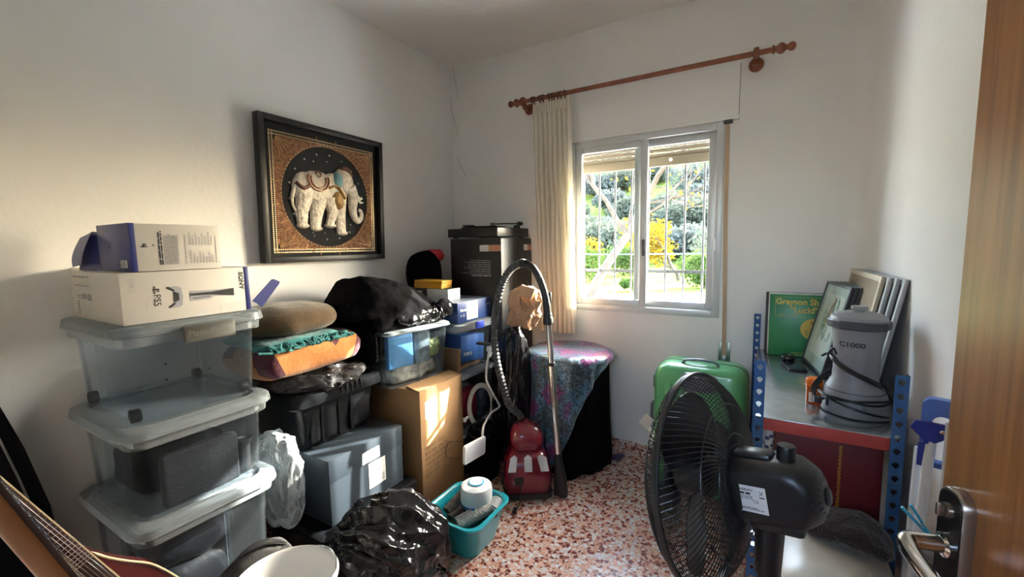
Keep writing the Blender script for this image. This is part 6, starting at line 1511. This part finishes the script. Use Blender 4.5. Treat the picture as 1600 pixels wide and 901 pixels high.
def branch(bm, p, d, L_, r, depth, rnd, tips, spread=.55, up_=.15):
    pts = [p]; q = p.copy(); dd = d.copy()
    for k in range(4):
        dd = (dd+V((rnd.gauss(0, .16), rnd.gauss(0, .16), rnd.gauss(0, .12)+up_*.3))).normalized(); q = q+dd*L_/4; pts.append(q.copy())
    tube(bm, pts, [r*(1-.12*k) for k in range(5)], 6 if depth > 1 else 4)
    tips.append(q.copy())
    if depth == 0: return
    for k in range(3):
        e = (dd+V((rnd.gauss(0, spread), rnd.gauss(0, spread), rnd.gauss(0, spread)+up_))).normalized()
        branch(bm, pts[2+k % 3] if k < 2 else q, e, L_*rnd.uniform(.6, .8), r*.55, depth-1, rnd, tips, spread, up_)
def tree(name, label, base, trunk_d, trunk_l, r, depth, leafm, nleaf, lsize, lrad, seed, group, up_=.15):
    rnd = random.Random(seed); t = Thing(name, label, 'tree', base, group=group)
    b = BM(); tips = []; branch(b, V(base), V(trunk_d).normalized(), trunk_l, r, depth, rnd, tips, .6, up_); t.add('trunk', b, M_bark, smooth=60)
    b = BM(); leaves(b, [(p, lrad*rnd.uniform(.6, 1.2)) for p in tips[1:]], nleaf, lsize, rnd); t.add('foliage', b, leafm, smooth=0)
GT_ = 'trees beyond the window'
tree('bare_tree', 'leaning pale-barked tree with few leaves outside the left window pane', (-1.22, 6.2, 0), (.34, .0, 1), 2.4, .12, 4, M_leafy, 26, .05, .30, 8, GT_, up_=.2)
tree('yellow_tree', 'small tree with bright yellow autumn leaves seen through the right window pane', (-.45, 13.5, 0), (-.1, 0, 1), 1.0, .09, 3, M_leafy, 260, .075, .42, 5, GT_, up_=.12)
tree('garden_tree', 'half-bare tree right of the view whose branches dapple the sunlight', (4.2, 5.0, 0), (-.05, 0, 1), 2.4, .10, 3, M_leafy, 14, .06, .28, 11, GT_, up_=.25)
def shrub(name, label, c, rads, m, n, size, seed, group):
    rnd = random.Random(seed); t = Thing(name, label, 'shrub', (c[0], c[1], hill_z(c[0], c[1])), group=group); z0 = hill_z(c[0], c[1])
    b = BM(); leaves(b, [((c[0]+rnd.gauss(0, rads*.45), c[1]+rnd.gauss(0, rads*.3), z0+rads*(.5+.6*rnd.random())), rads*rnd.uniform(.45, .75)) for _ in range(9)], n/rads/rads*1.3, size, rnd, .9); t.add('foliage', b, m, smooth=0)
    b = BM()
    for k in range(4): tube(b, [(c[0]+.05*k, c[1], z0-.05), (c[0]+rnd.gauss(0, rads*.3), c[1]+rnd.gauss(0, rads*.2), z0+rads*.9)], [.05*rads, .02*rads], 5)
    t.add('stem', b, M_bark)
GS_ = 'shrubs and hillside trees outside the window'
specs = [('shrub', (.62, 11, 0), .7, M_leafg, .05), ('shrub', (-3.6, 12, 0), .8, M_leafg, .05), ('shrub', (-2.6, 15, 0), .8, M_leafg, .05), ('shrub', (-1.1, 9.5, 0), .28, M_leafg, .03), ('shrub', (-5.4, 16, 0), 1.1, M_leafy, .07), ('shrub', (.9, 17, 0), 1.2, M_leafo, .07)]
for i, (n_, c, r_0, m_, s_) in enumerate(specs): shrub(n_, ['bushy bright green shrub at the right edge of the window view', 'fresh green shrub behind the leaning tree trunk', 'fresh green shrub on the lawn left of the yellow tree', 'low green tuft on the lawn below the yellow tree', 'yellowish shrub far left behind the leaning tree', 'olive bush behind the lawn at the right'][i], c, r_0, m_, 900, s_, 20+i, GS_)
rnd = random.Random(77); k = 0
for y in (24, 29, 34, 40, 47, 54):
    n_ = int(5+y/9)
    for i in range(n_):
        x = -(.10*y+1)-(i-n_/2)*(1.35+y*.030)*1.25+rnd.uniform(-.6, .6); r_0 = rnd.uniform(1.2, 1.7)*(.75+y/95)
        shrub('hillside_tree', 'grey-green scrub tree on the hillside beyond the lawn', (x, y+rnd.uniform(-1.5, 1.5), 0), r_0, M_leafo if k % 3 else M_leafd, 620, .16, 100+k, 'scrub trees on the hillside'); k += 1
t = Thing('clothes_line', 'thin pale blue line strung across the garden', 'line', (-1, 8.4, 0))
b = BM(); tube(b, [(-6+.6*k, 8.4, 1.12-.06*sin(pi*k/16)) for k in range(17)], .014, 5); t.add('line', b, mat('line_blue', (.25, .45, .60), .5))
for x in (-6, 3.6):
    b = BM(); cyl(b, (x, 8.4, -.1), (x, 8.4, 1.3), .03, seg=8); t.add('post', b, M_iron)
# ------------------------------------------------------------------ camera and light
cam = bpy.data.cameras.new('camera'); co = bpy.data.objects.new('camera', cam); COL.objects.link(co)
f, yaw, pitch, roll = 666.995, .52972, .1017046, -.016155
cam.sensor_fit = 'HORIZONTAL'; cam.sensor_width = 36; cam.lens = f/1600*36; cam.clip_start = .02; cam.clip_end = 500
fw = V((-sin(yaw)*cos(pitch), cos(yaw)*cos(pitch), -sin(pitch))); rt = V((cos(yaw), sin(yaw), 0)); up = rt.cross(fw)
r_ = rt*cos(roll)+up*sin(roll); u_ = -rt*sin(roll)+up*cos(roll)
co.matrix_world = Matrix(((r_.x, u_.x, -fw.x, 2.072015), (r_.y, u_.y, -fw.y, -2.67232), (r_.z, u_.z, -fw.z, 1.35), (0, 0, 0, 1)))
SC.camera = co

sun = bpy.data.lights.new('sun', 'SUN'); so = bpy.data.objects.new('sun', sun); COL.objects.link(so)
sun.energy = SUN_E; sun.angle = radians(.55); sun.color = (1.0, .93, .82)
so.rotation_euler = V((.62, 1, .59)).to_track_quat('Z', 'Y').to_euler()

w = bpy.data.worlds.new('sky'); SC.world = w; w.use_nodes = True
nt = w.node_tree; nt.nodes.clear(); N, L = nt.nodes, nt.links
o = N.new('ShaderNodeOutputWorld'); bg = N.new('ShaderNodeBackground')
sky = N.new('ShaderNodeTexSky'); sky.sky_type = 'NISHITA'; sky.sun_disc = False; sky.sun_elevation = radians(26.6); sky.sun_rotation = radians(31.8)
sky.air_density = 1.0; sky.dust_density = 3.0; sky.ozone_density = 1.0
hs = N.new('ShaderNodeHueSaturation'); hs.inputs['Saturation'].default_value = .85
L.new(sky.outputs[0], hs.inputs['Color']); L.new(hs.outputs[0], bg.inputs[0]); L.new(bg.outputs[0], o.inputs[0])
bg.inputs[1].default_value = SKY_E

def portal(loc, rot, sx, sy):
    l = bpy.data.lights.new('portal', 'AREA'); l.shape = 'RECTANGLE'; l.size = sx; l.size_y = sy; l.cycles.is_portal = True
    p = bpy.data.objects.new('portal', l); COL.objects.link(p); p.location = loc; p.rotation_euler = rot
portal((1.42, .24, 1.46), (radians(-90), 0, 0), .92, 1.1)
portal((2.04, -4.28, 1.86), (radians(90), 0, 0), .88, .38)

SC.view_settings.view_transform = 'Standard'; SC.view_settings.look = 'None'; SC.view_settings.gamma = 1
SC.view_settings.use_curve_mapping = False; SC.view_settings.exposure = EXPO
cy = SC.cycles
cy.max_bounces = 12; cy.diffuse_bounces = 6; cy.glossy_bounces = 4; cy.transmission_bounces = 6; cy.transparent_max_bounces = 32
cy.sample_clamp_indirect = 4; cy.caustics_reflective = False; cy.caustics_refractive = False
